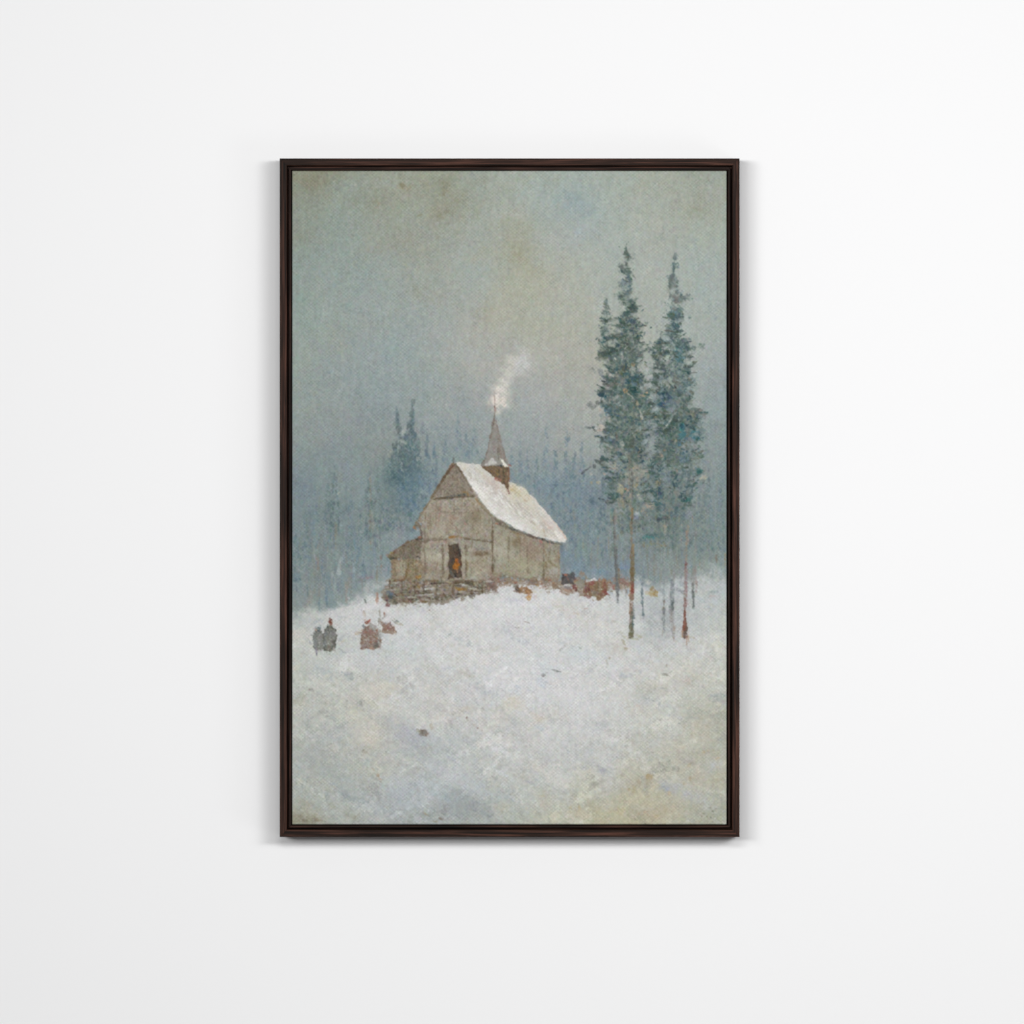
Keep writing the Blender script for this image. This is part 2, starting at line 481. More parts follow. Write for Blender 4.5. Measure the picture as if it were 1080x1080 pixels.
def far_trees():
    A = profile('432:418.6,419.4 440:417,421 450:416,422 456:418,422 462:419,425 466:414,430 472:413,433 480:412,440 490:408,444 500:405,447 515:401,450 535:399,452 560:398,440')
    B = profile('419:435,436 424:434,437.5 432:434,436.5 440:432.5,436.5 448:430,436 456:428,438 463:425,442 472:424,443 485:420,444 500:418,447')
    tone = [(98, 115, 116), (103, 121, 122), (95, 113, 117), (112, 126, 126), (96, 119, 126)]
    for p, n in ((A, 620), (B, 400)):
        foliage(p, n, tone, (1.6, 4.2), 0.5, 0.95, (60, 120))
    foliage(A, 60, [(78, 98, 100), (84, 106, 112)], (1.4, 2.6), 0.5, 0.6, (40, 140), 436, 500)
    foliage(B, 46, [(82, 102, 104), (78, 108, 116)], (1.4, 2.4), 0.5, 0.5, (40, 140), 420, 490)
    scumbles("""
424 500 13 20 100 84 106 112 .55
440 500 9 16 90 98 118 126 .45
408 515 9 16 90 100 120 126 .45
353 540 7 26 90 104 121 124 .4
389 530 6 24 90 108 124 128 .35
600 515 10 30 90 112 130 140 .4
580 510 8 22 90 114 134 142 .35
622 525 10 24 90 108 126 136 .4
418 528 14 16 90 98 118 124 .45
414 506 8 8 120 78 102 106 .45
428 512 10 8 40 84 112 128 .5
419 484 6 10 90 92 108 108 .4
441 508 8 8 0 104 130 146 .45
405 520 14 10 0 132 142 136 .35
432 530 12 10 60 96 120 138 .45
""")
    ink("""
419 440 9 3 90 84 106 112 .6
420 452 10 4.5 85 90 106 106 .6
423 461 7 2.6 55 88 106 106 .7
417 472 8 6 100 92 108 106 .6
436 422 6 2.6 90 104 118 112 .7
434.5 436 12 1.4 90 110 124 118 .6
431 451 8 3 100 90 108 110 .7
428 461 6 4 120 84 110 114 .6
441 463 6 1.6 10 104 118 116 .5
425 466 5 2.4 30 160 168 160 .7
426 454 7 4 130 166 172 164 .6
441 484 5 3 140 166 170 164 .5
424 489 5 1.4 60 160 170 166 .6
424 496 7 1.6 55 158 168 166 .6
421 468 4 1.4 90 84 98 100 .6
412 477 3 3 0 160 160 146 .5
410 481 5 2 60 152 150 136 .5
450 475 10 4 90 106 126 138 .55
446 453 12 3 90 118 134 144 .5
425 505 4 14 0 72 100 112 .4
""")
    # faint spires and trunks in the haze
    for (u, v0, v1, w, c, al) in [
            (353, 494, 580, 11, (106, 122, 124), .55), (346, 508, 600, 12, (108, 126, 128), .45), (389, 488, 590, 9, (108, 124, 126), .55), (398, 502, 600, 9, (112, 126, 128), .4),
            (322, 536, 620, 10, (112, 130, 134), .45), (332, 512, 600, 9, (118, 136, 142), .4), (370, 520, 620, 10, (116, 132, 138), .45), (380, 540, 620, 9, (112, 130, 136), .4), (312, 560, 630, 9, (110, 128, 134), .4),
            (598, 456, 600, 14, (116, 134, 142), .55), (606, 478, 600, 11, (112, 130, 140), .5), (614, 466, 600, 11, (116, 134, 142), .45), (576, 450, 560, 10, (126, 144, 152), .45), (566, 482, 575, 11, (114, 132, 140), .45),
            (586, 476, 590, 11, (110, 130, 138), .5), (556, 476, 560, 9, (118, 136, 144), .45), (549, 462, 540, 9, (122, 140, 148), .45), (626, 486, 600, 11, (112, 130, 138), .5), (636, 500, 606, 10, (106, 124, 132), .5),
            (483, 436, 486, 7, (128, 144, 150), .45), (500, 446, 490, 8, (128, 144, 150), .4), (492, 456, 490, 7, (122, 138, 146), .4), (470, 462, 500, 8, (120, 136, 144), .45), (458, 470, 530, 9, (114, 132, 140), .5), (450, 456, 540, 8, (114, 130, 138), .45),
            (540, 474, 520, 7, (118, 136, 144), .4), (747, 496, 600, 11, (112, 130, 132), .5), (760, 512, 600, 10, (112, 128, 132), .45), (738, 520, 606, 10, (108, 126, 128), .45), (590, 530, 600, 9, (108, 126, 136), .4)]:
        p = np.array([(v0, u, u + .4), (v0 + 8, u - w * .16, u + w * .16), (v0 + (v1 - v0) * .45, u - w * .42, u + w * .42), (v1, u - w * .6, u + w * .6)])
        foliage(p, int((v1 - v0) * 1.0), [c, tuple(np.array(c) - 9)], (1.4, 3.6), al * 1.05, 1.0, (60, 120), v0, v0 + (v1 - v0) * .8)
        line([u, v0 - 3, u, v0 + 9], .9, np.array(c) - 4, al * .9)
    strokes("""
1.2/1.4 138 124 104 .5 : 390 496 391 520 390 545 391 580
2.4 150 146 134 .4 : 392 540 393 560 392 580
1.4 130 122 100 .5 : 354 552 354 578
1 118 134 132 .5 : 353 500 353 525
1.2 104 122 132 .55 : 353 585 353 606
1.6/2.2 124 116 100 .6 : 397.5 598 398 622 398 636
1.8 150 112 92 .6 : 398 626 398 636
1.2 136 112 96 .5 : 402 586 402 604
1.4 140 122 108 .35 : 371 590 370 625
2.4/3 150 132 122 .4 : 365 614 365 636
1.6/2 148 130 112 .4 : 335 575 336 600
1.6 150 124 124 .4 : 339 590 340 600
2 132 128 116 .4 : 331 590 332 625
5/6 150 140 130 .35 : 328 625 325 645
2/3 98 120 140 .5 : 344 618 344 636
1.4 98 122 146 .5 : 340 590 340 612
6/9 116 140 150 .4 : 345 606 350 640
3/5 176 188 186 .5 : 359 588 357 604
2.4/2.4 168 180 182 .4 : 363 584 361 592
2 172 184 184 .4 : 350 602 350 608
1 96 112 122 .4 : 354 592 354 604
8 122 116 136 .3 : 380 611 392 608
2.4 146 118 126 .45 : 384 610 392 609
2.6 118 128 122 .5 : 376 612 384 612
3 168 178 176 .4 : 316 602 320 604
2 118 124 122 .5 : 313 602 315 603
1.2 134 126 106 .4 : 624 570 623 600
1.4 142 128 104 .35 : 631 562 630 605
1.4 134 120 96 .3 : 605 540 606 556
""")
    for k in range(150):
        u, v = rng.uniform(308, 412), rng.uniform(560, 645)
        if v > np.interp(u, [308, 340, 380, 412], [645, 640, 622, 618]):
            continue
        c = [(150, 160, 160), (104, 124, 134), (112, 134, 148), (140, 134, 126), (96, 116, 124)][rng.integers(5)]
        dab(u, v, rng.uniform(5, 16), rng.uniform(0.9, 2.2), 90 + rng.normal(0, 5), jit(c), rng.uniform(.2, .5), .15)
    for k in range(110):
        u, v = rng.uniform(596, 766), rng.uniform(560, 614)
        c = [(150, 162, 164), (104, 124, 134), (108, 130, 146), (140, 134, 118), (96, 116, 120)][rng.integers(5)]
        dab(u, v, rng.uniform(5, 16), rng.uniform(0.9, 2.2), 90 + rng.normal(0, 5), jit(c), rng.uniform(.2, .45), .15)
    scumbles("""
606 598 6 12 90 116 138 158 .35
660 597 5 12 90 116 138 162 .45
633 603 4 8 90 114 142 162 .35
594 585 4 14 90 118 140 156 .35
388 622 16 6 150 166 172 170 .6
400 618 10 5 150 172 178 176 .6
326 644 8 5 0 186 190 186 .6
755 600 12 6 20 158 168 166 .5
745 608 10 6 0 172 180 176 .5
""")


SNOW_PATCH = """
330 668 18 10 0 192 194 186 .5
345 662 6 10 90 186 196 188 .4
318 656 8 8 0 172 184 178 .5
370 650 16 10 150 208 210 208 .5
390 640 16 8 160 206 208 206 .5
430 655 26 8 170 208 211 210 .5
420 682 30 8 0 188 204 202 .4
405 690 26 7 0 190 204 200 .35
390 700 16 8 0 198 196 200 .35
402 728 12 7 0 208 198 176 .6
392 732 12 6 20 202 196 180 .5
378 742 10 5 40 178 178 164 .4
448 736 12 8 90 206 206 200 .5
460 728 10 5 0 200 198 182 .4
492 711 9 4 20 186 184 164 .5
532 712 14 7 150 224 225 228 .7
522 720 10 6 20 220 221 224 .6
548 716 12 6 0 220 221 220 .5
538 741 8 9 90 204 196 172 .65
546 742 6 8 90 206 196 176 .55
385 776 12 8 40 204 198 178 .6
375 770 10 7 20 196 192 176 .5
392 782 8 6 30 206 196 172 .5
385 790 8 5 0 164 160 142 .45
420 764 18 8 20 174 180 188 .55
436 782 12 10 40 168 174 186 .6
425 774 14 9 0 172 178 186 .5
350 775 16 10 0 176 184 184 .5
340 800 22 14 0 164 172 168 .5
400 800 20 10 30 184 184 174 .4
420 826 12 8 20 186 194 200 .6
425 836 16 7 0 168 178 188 .5
410 848 16 8 170 160 170 178 .4
476 818 16 7 10 190 194 200 .6
495 832 18 7 30 184 192 198 .5
500 850 22 8 35 150 160 164 .6
480 858 16 6 20 150 158 160 .5
515 858 16 6 30 154 162 158 .5
466 852 8 5 10 140 142 140 .45
531 853 8 6 0 190 188 160 .45
455 842 12 6 40 186 190 194 .4
500 762 14 6 0 194 194 186 .4
492 748 8 4 0 196 188 164 .4
540 766 10 6 160 182 186 180 .5
560 690 24 10 160 206 214 214 .5
610 690 18 9 20 196 208 212 .55
632 690 12 8 0 194 208 212 .5
578 702 18 8 0 200 212 214 .45
595 722 26 12 20 216 217 218 .5
610 740 22 12 20 212 213 213 .5
570 735 16 10 30 202 207 206 .4
640 745 24 12 0 204 206 202 .5
568 758 10 5 10 204 194 174 .45
570 768 6 4 20 182 196 204 .5
574 782 18 7 170 208 209 207 .5
620 768 22 8 10 196 199 202 .4
556 800 22 9 160 202 204 199 .5
590 820 20 9 30 200 202 195 .5
638 806 12 12 90 200 202 196 .5
637 812 9 5 20 166 170 178 .6
622 805 7 4 20 178 180 178 .5
642 830 16 8 150 196 198 192 .5
608 858 12 7 0 196 184 148 .55
575 842 10 8 90 186 180 156 .4
660 850 16 10 90 186 176 138 .5
672 830 10 8 40 182 172 136 .5
684 823 6 5 0 180 160 116 .5
700 852 20 9 0 190 176 136 .5
690 860 14 7 0 188 168 134 .45
714 838 10 8 0 186 182 148 .4
722 834 16 6 20 174 182 186 .55
704 830 10 5 30 166 176 186 .5
745 845 12 9 30 182 186 182 .5
724 718 9 5 0 196 184 162 .55
686 726 18 7 0 182 180 160 .4
674 748 8 5 0 198 190 168 .4
740 765 10 10 60 184 174 146 .45
725 800 14 8 0 176 172 156 .5
742 796 12 6 0 186 180 148 .35
752 806 9 7 0 184 188 188 .5
735 820 9 7 90 190 176 142 .45
757 826 8 8 0 184 174 130 .45
700 780 22 9 160 188 190 182 .4
745 780 10 6 20 188 180 160 .4
690 672 22 8 0 172 182 182 .5
700 650 22 22 0 160 168 168 .6
730 650 18 20 0 172 180 178 .5
670 645 12 16 90 180 184 182 .4
672 684 16 8 0 186 198 200 .45
706 650 10 12 90 162 172 174 .4
690 645 8 16 90 172 182 184 .45
745 655 16 14 0 186 194 190 .4
756 625 12 8 0 176 186 184 .5
750 612 14 8 160 188 192 188 .5
655 650 14 12 90 200 201 199 .4
640 670 22 10 160 206 206 200 .5
650 684 12 7 0 196 188 172 .45
600 642 16 8 170 204 198 188 .4
620 655 16 8 170 208 202 194 .35
540 640 20 8 160 218 219 218 .6
510 650 24 9 160 216 217 215 .5
480 662 20 9 150 214 216 213 .5
545 634 20 4 0 190 192 204 .4
580 632 16 7 150 216 217 217 .5
560 640 16 6 150 216 217 216 .5
320 862 16 4 0 150 140 106 .55
326 866 12 3 0 128 118 82 .5
373 862 10 4 20 156 150 122 .4
"""
SNOW_MARKS = """
446 773 8 5 20 116 100 86 .8
450 775 6 3 10 146 92 72 .7
441 771 5 2.6 40 158 142 110 .7
455 766 3 5 20 176 150 128 .6
492 757 3 3 0 126 82 72 .75
496 760 3 2 40 160 112 100 .6
501 765 6 3 40 196 180 168 .6
507 770 4 2.4 20 150 104 84 .7
504 768 2 1.6 0 128 78 70 .6
384 808 3 2.6 0 158 104 84 .75
399 819 6 3 60 176 142 108 .7
402 822 3 2 0 168 116 76 .7
394 812 4 2 40 190 172 150 .6
384 793 6 3 0 156 146 118 .6
371 747 6 3 40 158 158 146 .6
380 742 5 2.6 50 140 144 136 .6
328 728 4 2 20 136 134 128 .65
326 727 2 1.4 0 140 110 92 .5
324 853 2 2.4 90 112 122 118 .8
476 690 6 1.4 30 166 168 162 .6
474 670 5 2 150 168 168 158 .5
428 730 5 2 0 172 172 160 .5
545 662 5 1.4 10 156 150 138 .7
555 656 8 1.6 15 168 158 138 .7
557 657 4 1.2 20 132 126 116 .6
593 684 5 3 150 142 146 134 .75
597 680 6 1.4 130 166 164 152 .6
612 683 4 2 40 142 146 138 .75
573 712 4 2 10 112 112 104 .8
576 710 4 1.4 -40 150 146 136 .6
585 707 10 2 15 148 146 138 .7
589 708 4 1.6 20 120 120 114 .7
643 694 3 2 120 146 136 118 .6
641 700 6 1.6 60 176 164 142 .5
700 726 6 2 0 150 150 136 .6
702 712 5 2 20 136 136 122 .7
705 710 8 1.4 -30 160 158 144 .5
703 702 3 1.6 90 150 140 122 .5
696 759 3 2 60 158 154 136 .6
680 730 12 1.6 -15 174 170 146 .5
722 826 5 3 0 196 180 138 .5
684 820 4 4 60 178 142 92 .75
688 818 3 2.4 0 186 152 96 .6
668 832 6 5 80 184 162 112 .55
674 824 5 3 50 170 146 106 .5
698 831 7 2 -25 152 162 172 .7
706 836 6 3 60 192 164 110 .6
664 833 4 2 0 178 150 104 .5
727 807 6 4 0 190 166 112 .55
742 793 4 3 60 188 158 108 .6
747 792 4 2 0 186 164 118 .5
757 800 3 5 90 196 168 108 .5
728 821 3 3 0 186 152 100 .6
743 858 4 4 70 112 110 86 .75
746 861 2 2 0 126 116 90 .7
752 856 2.4 1.4 40 128 122 100 .7
749 852 2 1.4 0 140 130 104 .6
750 862 2.4 2 0 108 112 92 .7
763 866 2 1.6 0 132 124 100 .6
740 861 1.6 1.6 0 140 134 110 .6
610 851 5 3 60 188 158 104 .6
602 853 4 2.4 0 188 166 120 .6
574 840 3 5 90 186 164 112 .55
655 855 8 6 0 192 172 118 .5
680 858 8 5 0 196 160 118 .45
692 861 6 4 0 192 166 116 .5
466 864 5 2.4 20 120 102 76 .75
459 866 6 2 0 146 128 100 .6
468 859 9 2 30 116 124 128 .6
449 859 5 2 40 160 132 104 .5
375 861 6 3 -20 150 140 106 .55
312 866 6 2 0 146 138 96 .6
337 866 10 2 0 124 106 70 .6
333 864 5 2 0 138 116 74 .5
532 705 8 3 -30 232 231 234 .8
524 712 7 3 -35 228 228 232 .8
540 722 8 3 -30 226 226 226 .7
516 722 8 3 30 226 227 228 .7
546 714 8 3 -40 228 229 228 .7
"""
SNOW_LINES = """
1.2 150 158 162 .6 : 484 828 492 838 500 846
1.2 150 158 160 .5 : 500 843 508 852 514 860
.9 150 160 162 .5 : 507 841 513 850 522 858
1 146 154 156 .5 : 494 846 502 858 508 866
.9 200 206 208 .6 : 436 836 446 845 452 848
.9 198 204 206 .6 : 437 842 446 850 454 856
.9 160 168 172 .5 : 455 852 468 862
.8 150 156 158 .6 : 491 781 495 788
.8 158 164 164 .5 : 500 797 503 800
.8 150 150 142 .4 : 700 690 706 684
.8 150 150 142 .4 : 702 712 713 706
.8 158 158 152 .5 : 416 772 418 778
.8 160 164 164 .5 : 363 670 375 673
"""

SMOKE = """
524 434 3 5 100 190 186 176 .6
526.5 425 5 10 100 212 204 194 .85
527 420 4 8 100 224 215 205 .85
528.5 411 5 9 110 214 209 199 .85
532 402 5 9 112 204 202 191 .75
536 392 5 9 108 190 190 180 .6
538 382 5 9 100 180 182 170 .45
549 392 5 9 70 182 182 178 .5
551.5 384 6 11 98 192 193 192 .75
552 376 5 5 0 190 192 191 .5
556 398 6 8 60 172 173 169 .4
545 404 6 7 130 168 170 168 .4
"""


def fleck(pts, n, cols, size, al, ang=(0, 180), stretch=(1.2, 2.2)):
    """Small marks of mixed colours inside a polygon."""
    P = np.array(pts, float).reshape(-1, 2)
    lo, hi = P.min(0), P.max(0)
    k = 0
    while k < n:
        u, v = rng.uniform(lo[0], hi[0]), rng.uniform(lo[1], hi[1])
        ins = False
        for a in range(len(P)):
            (x0, y0), (x1, y1) = P[a], P[(a + 1) % len(P)]
            if (y0 > v) != (y1 > v) and u < (x1 - x0) * (v - y0) / (y1 - y0) + x0:
                ins = not ins
        k += 1
        if not ins:
            continue
        s = rng.uniform(*size)
        dab(u, v, s * rng.uniform(*stretch), s, rng.uniform(*ang), jit(cols[rng.integers(len(cols))], 5), al * rng.uniform(.6, 1.1), .2)


def house():
    wall = (152, 146, 133)
    gable = [444.5, 553, 441, 549, 448, 537, 456, 523, 465, 508, 474, 493, 478, 488, 482, 489, 487, 497, 494, 507, 501, 518, 508, 530, 515, 538, 521, 545, 521, 606, 519, 614, 444.5, 612]
    side = [519, 543, 530, 549, 540, 556, 552, 561, 570, 568, 590.5, 573, 590.5, 612, 575, 613, 560, 612, 545, 610, 520, 606]
    # stones and steps under the house
    poly([405, 622, 412, 611, 444, 610, 522, 611, 524, 622, 512, 626, 500, 629, 480, 633, 462, 634, 440, 636, 418, 637, 404, 634], (138, 131, 118), .92, 1.6, 2.0)
    poly(side, (151, 147, 131), 1, .6, .5, .25)
    poly(gable, wall, 1, .6, .5, .25)
    # gable wall
    line([441, 553, 444.5, 560, 444.5, 610], 3, wall, .9)
    mottle(gable, 6, 2.2, 90)
    mottle(side, 6, 2.2, 95)
    fleck(gable, 420, [(158, 148, 130), (140, 130, 112), (150, 142, 128), (132, 122, 104), (152, 132, 118), (144, 142, 130)], (1.4, 3.0), .45)
    top = [478, 488, 482, 489, 487, 497, 494, 507, 501, 518, 503, 523, 462, 524, 456, 523, 465, 508, 474, 493]
    poly(top, (130, 120, 106), .6, 1.2, .8)
    fleck(top, 130, [(122, 110, 94), (138, 130, 118), (128, 116, 108), (112, 104, 90), (146, 140, 128)], (1.2, 2.4), .5)
    scumbles("""
475 508 3 3 0 150 142 130 .6
455 540 5 6 0 158 150 134 .5
463 562 8 7 90 166 158 140 .55
472 552 9 6 0 160 146 130 .45
486 545 9 9 0 158 146 132 .4
498 552 7 12 90 152 146 132 .45
508 560 6 10 90 146 138 118 .5
505 545 6 7 50 132 122 98 .55
458 585 5 10 90 162 158 142 .6
466 590 4 16 90 160 152 134 .5
452 590 4 12 90 150 140 120 .5
448 600 3 8 90 128 112 88 .45
493 592 4 14 90 152 144 120 .5
506 602 8 6 0 156 148 126 .55
507 592 9 5 0 148 138 116 .4
507 584 10 2.6 -4 128 114 92 .5
513 600 4 8 90 138 120 104 .45
504 573 8 4 0 150 150 138 .5
470 606 10 4 0 142 130 112 .5
""")
    strokes("""
2.2/2.6 112 94 66 .75 : 478 489 465 509 456 524 448 537
2/1.4 128 110 82 .6 : 448 537 441 549 437 556
3/2.6 112 98 76 .75 : 481 490 490 503 498 515 505 527
2.6/3 124 108 80 .6 : 504 526 512 537 520 545
1.2 90 84 74 .6 : 483 491 489 501 497 513
2.6/2 136 88 66 .7 : 477 490 474 496
2 112 106 90 .7 : 480 490 482 499
1/1.4 104 108 104 .75 : 478.2 482.5 478.4 488
1.4 146 110 58 .7 : 487 519 492 519 494 522
3/2 134 104 56 .65 : 502 526 506 532
2.4 128 106 66 .5 : 497 509 502 518
3 110 108 102 .7 : 463 525 472 525
2.6 66 76 76 .8 : 470 525.4 476 524.6
2.4 104 104 100 .75 : 476 524 483 523.4
3 62 74 74 .8 : 483 523.2 489 522.6
2.2 96 92 82 .6 : 489 523 494 524.5
1.2 118 110 94 .5 : 459 527 466 526
2.6/1 116 120 108 .75 : 479.5 537.2 484.5 537
2/1 126 128 116 .6 : 481 535 482.5 534
1.8/1.4 150 112 96 .5 : 464 535 463 548 462 555
1.6 156 120 104 .55 : 455 556 463 554 470 553
1.4 126 106 86 .5 : 475 540 476 551
1.6 150 104 90 .55 : 480 547 483 546
1.6 158 106 96 .6 : 490 551 491.5 553
1.4 128 116 98 .4 : 485 560 494 545
2 134 118 90 .4 : 498 530 504 546
2 126 116 88 .5 : 516 545 516 552
2.2 178 96 66 .8 : 523 552.2 525.5 552.6
1.6 62 58 52 .8 : 525.6 552.8 527 553.6
3/2 112 104 86 .8 : 438 555 441 552 443.5 556
1.6 150 108 78 .7 : 436.5 556 438.5 558
2 196 190 178 .5 : 440 559.5 443 560
2/1.6 92 82 72 .85 : 443.6 559 444.6 563 444.6 571
1.2 130 112 94 .4 : 446 572 446 608
2 132 100 56 .7 : 473 566.8 480 566 492 567
2.6 150 104 48 .7 : 474 567 479 566.4
1.2 128 118 100 .6 : 452 569 459 567.6 465 568
1.6 168 136 122 .7 : 452 574 458 572 466 571.4
1.4 112 100 78 .5 : 450 570 468 566
1.2 130 120 104 .6 : 466 575 467 604
1.6 160 150 130 .6 : 470 575 470 608
1.8 158 150 130 .6 : 489 576 489 608
1.4 122 104 56 .5 : 492.5 593 493 602
2 112 114 110 .7 : 503 579.4 514 578.6
1.6 122 106 82 .6 : 497 583 514 581
1.4 178 170 154 .6 : 494 580.4 497.5 580
2/1.6 96 90 84 .75 : 517.6 571 518.6 574
1.8/1.4 118 92 68 .65 : 517.5 576 517.6 588
1.4 124 106 74 .5 : 524 576 524 582
2/1.6 96 84 72 .6 : 522 590 521 598
2 176 110 80 .75 : 519.6 600 520 602
1.6 150 118 100 .5 : 516 596 518 606
""")
    for k in range(46):
        u = rng.uniform(447, 519)
        v0 = max(np.interp(u, [445, 478, 521], [553, 492, 548]) + 6, rng.uniform(500, 590))
        c = [(122, 110, 92), (168, 160, 144), (132, 116, 98), (160, 150, 136)][rng.integers(4)]
        line([u, v0, u + rng.normal(0, .6), v0 + rng.uniform(8, 26)], rng.uniform(.8, 1.5), c, rng.uniform(.3, .6), .8)
    for k in range(44):
        u = rng.uniform(523, 588)
        v0 = np.interp(u, [521, 553, 590], [553, 566, 576]) + rng.uniform(0, 18)
        c = [(124, 114, 92), (168, 162, 142), (132, 114, 98), (158, 152, 134)][rng.integers(4)]
        line([u, v0, u + rng.normal(0, .6), v0 + rng.uniform(8, 24)], rng.uniform(.8, 1.5), c, rng.uniform(.3, .6), .8)
    strokes("""
1.4 112 96 74 .7 : 457 526 480 524.6 500 523.6
1.2 116 102 84 .6 : 448 570 472 568
1.2 112 98 78 .5 : 490 568 518 572
1.4 104 86 64 .7 : 462 513 477 491
1.4 108 92 70 .6 : 486 497 497 517
1.6 110 92 68 .6 : 519 556 519.4 604
1.2 118 104 84 .5 : 466 575 466.6 608
1.2 118 104 84 .5 : 492 575 492.4 608
""")
    # side wall
    fleck(side, 380, [(156, 150, 130), (140, 132, 112), (150, 146, 130), (136, 126, 110), (150, 134, 122), (146, 148, 132)], (1.4, 2.8), .45)
    scumbles("""
530 566 6 9 90 158 154 138 .5
533 585 8 14 90 162 158 138 .55
528 594 4 8 90 158 158 144 .5
548 570 8 6 0 142 128 108 .5
545 575 4 10 90 134 124 102 .45
557 574 10 10 90 150 134 120 .5
562 588 10 8 0 148 134 116 .45
552 598 12 7 0 156 152 126 .5
566 601 8 6 0 158 154 132 .5
545 595 6 8 90 152 146 118 .45
583 580 5 6 90 140 138 128 .6
583 602 5 7 90 160 156 146 .65
576 595 3 12 90 142 132 108 .5
568 611 4 3 0 176 176 172 .6
""")
    strokes("""
3/2.4 98 90 74 .75 : 521 547 530 553 542 559
2.6 74 78 76 .8 : 538 557 545 559.6
2.2 92 86 74 .75 : 545 560 558 564.4
2 86 70 62 .75 : 556 564.6 566 567.6
2.4 60 46 44 .85 : 567 568 572 569
2.4 176 112 100 .7 : 570 570.4 571 572
3/2 100 100 86 .8 : 574 569.6 584 573 592 574
1.6 78 84 82 .7 : 578 571.4 584 573.4
2.2 116 94 60 .5 : 540 561 555 566
2 136 112 76 .5 : 546 562 548 570
1.6 108 108 84 .55 : 545 572 545.4 584
1.2 104 104 92 .5 : 546 582 544 586
1.6 128 106 70 .55 : 574 574 576 592 574 606
2 118 106 72 .6 : 580 582 578.6 592
1.8 142 116 82 .7 : 589.4 576 589.6 590
1.8/1.4 128 114 80 .65 : 580 592.6 586 597 590 600
1.6 124 116 92 .6 : 589 598 589.6 611
1.2 120 110 86 .5 : 577 594 577 610
1.2 118 108 80 .45 : 573 590 573 610
1.4 118 112 80 .5 : 558 600 558.6 604
1.6 96 92 80 .7 : 523 605 528 607.4 536 607
1.2 110 98 76 .4 : 536 607 556 611
""")
    # lean-to
    lean = [407, 586, 412, 583, 418, 579, 425, 574.6, 432, 570.4, 440, 567.4, 444.5, 567, 445, 588, 425, 589.6, 411, 590]
    lw = [413, 589, 445, 588, 445, 613, 413, 613]
    poly(lw, (140, 128, 106), 1, .8, .8)
    fleck(lw, 110, [(150, 138, 116), (128, 114, 90), (146, 132, 112), (136, 122, 96), (120, 104, 76)], (1.2, 2.6), .5)
    poly([417, 592, 429, 592, 428.4, 607, 419, 608], (160, 156, 138), .75, .9, .8)
    poly(lean, (122, 113, 98), 1, .6, .5)
    fleck(lean, 110, [(130, 122, 108), (112, 102, 86), (138, 132, 122), (118, 104, 84), (124, 120, 110)], (1.0, 2.2), .5, (-60, -30))
    strokes("""
2.4/1.6 104 82 58 .7 : 441 567.6 432 571 424 576
1.6 118 96 72 .6 : 424 576 415 582
2.4 84 78 68 .8 : 440 568.4 444.6 568
2 160 104 76 .7 : 441.6 567 443 566.4
1.8 148 118 104 .7 : 407.6 585.6 413 583.6
1.4 150 130 60 .6 : 413 583 416 582.4
2/1.4 70 74 62 .85 : 411.4 589.4 417 588.6
1.4 112 104 88 .7 : 417 588.6 440 588.2
2.4 62 52 48 .8 : 440.6 587 443.6 588.6
2.2/1.8 122 88 54 .75 : 416 612.4 424 612 432 611
2 112 92 52 .6 : 430.6 594 429 606 427 610
1.6 120 100 70 .5 : 438 592 438 606
2 156 116 104 .6 : 448.4 594 449.4 600
2.4 168 112 56 .8 : 440 608.6 443.4 608
1.4 120 96 60 .6 : 446 613 460 612
2 118 88 60 .6 : 452 612 462 613
2 146 104 80 .5 : 447 614 450 616
""")
    mottle(lean, 5, 2, 100)
    mottle(lw, 6, 2, 105)
    for pts, n in ((gable, 70), (side, 60), (lw, 14)):
        fleck(pts, n * 3, [(112, 100, 82), (170, 163, 147), (124, 108, 88), (160, 154, 140), (150, 120, 106), (118, 116, 108)], (1.0, 2.0), .5, (70, 110), (1.6, 4.5))
    scumbles("""
458 588 5 13 90 176 171 156 .6
465 556 7 6 0 166 160 146 .45
495 588 4 12 90 166 164 148 .5
507 602 8 5 0 170 165 148 .5
530 580 7 16 90 170 167 152 .55
552 598 10 7 0 164 161 140 .45
583 602 4 7 90 170 168 160 .5
508 584 9 2.6 -4 112 98 78 .55
545 572 6 6 0 122 110 90 .5
562 578 8 7 0 138 120 106 .45
500 545 8 8 60 128 118 98 .4
473 545 6 6 0 158 142 128 .4
""")
    strokes("""
1.6 98 82 62 .8 : 458 526 480 524.4 500 523.4
1.4 104 90 72 .7 : 447 571 472 568.6
1.4 104 88 68 .7 : 490 568 518 571.4
1.6 98 82 62 .75 : 462 514 477.6 490
1.6 98 82 62 .7 : 482 491 498 518
1.8 96 80 60 .75 : 519.4 550 519.6 604
1.3 108 94 74 .65 : 467 575 467.4 608
1.3 108 94 74 .65 : 491 575 491.4 608
1.3 110 98 80 .55 : 448 560 448 608
1.2 112 100 80 .5 : 536 566 536.6 604
1.2 112 100 80 .5 : 556 572 556.6 606
1.4 104 92 70 .6 : 573 574 573.6 610
1.2 118 108 90 .45 : 456 540 498 541
""")
    # doorway and the lit figure in it
    poly([472.6, 575, 483, 574.4, 485.4, 583, 487, 592, 487, 609, 473, 610], (84, 72, 60), .95, .5, .5)
    fleck([472.6, 575, 485, 575, 487, 592, 487, 609, 473, 610], 60, [(58, 50, 44), (96, 80, 66), (110, 94, 78), (66, 62, 60), (82, 58, 46)], (1.0, 2.0), .6, (60, 120))
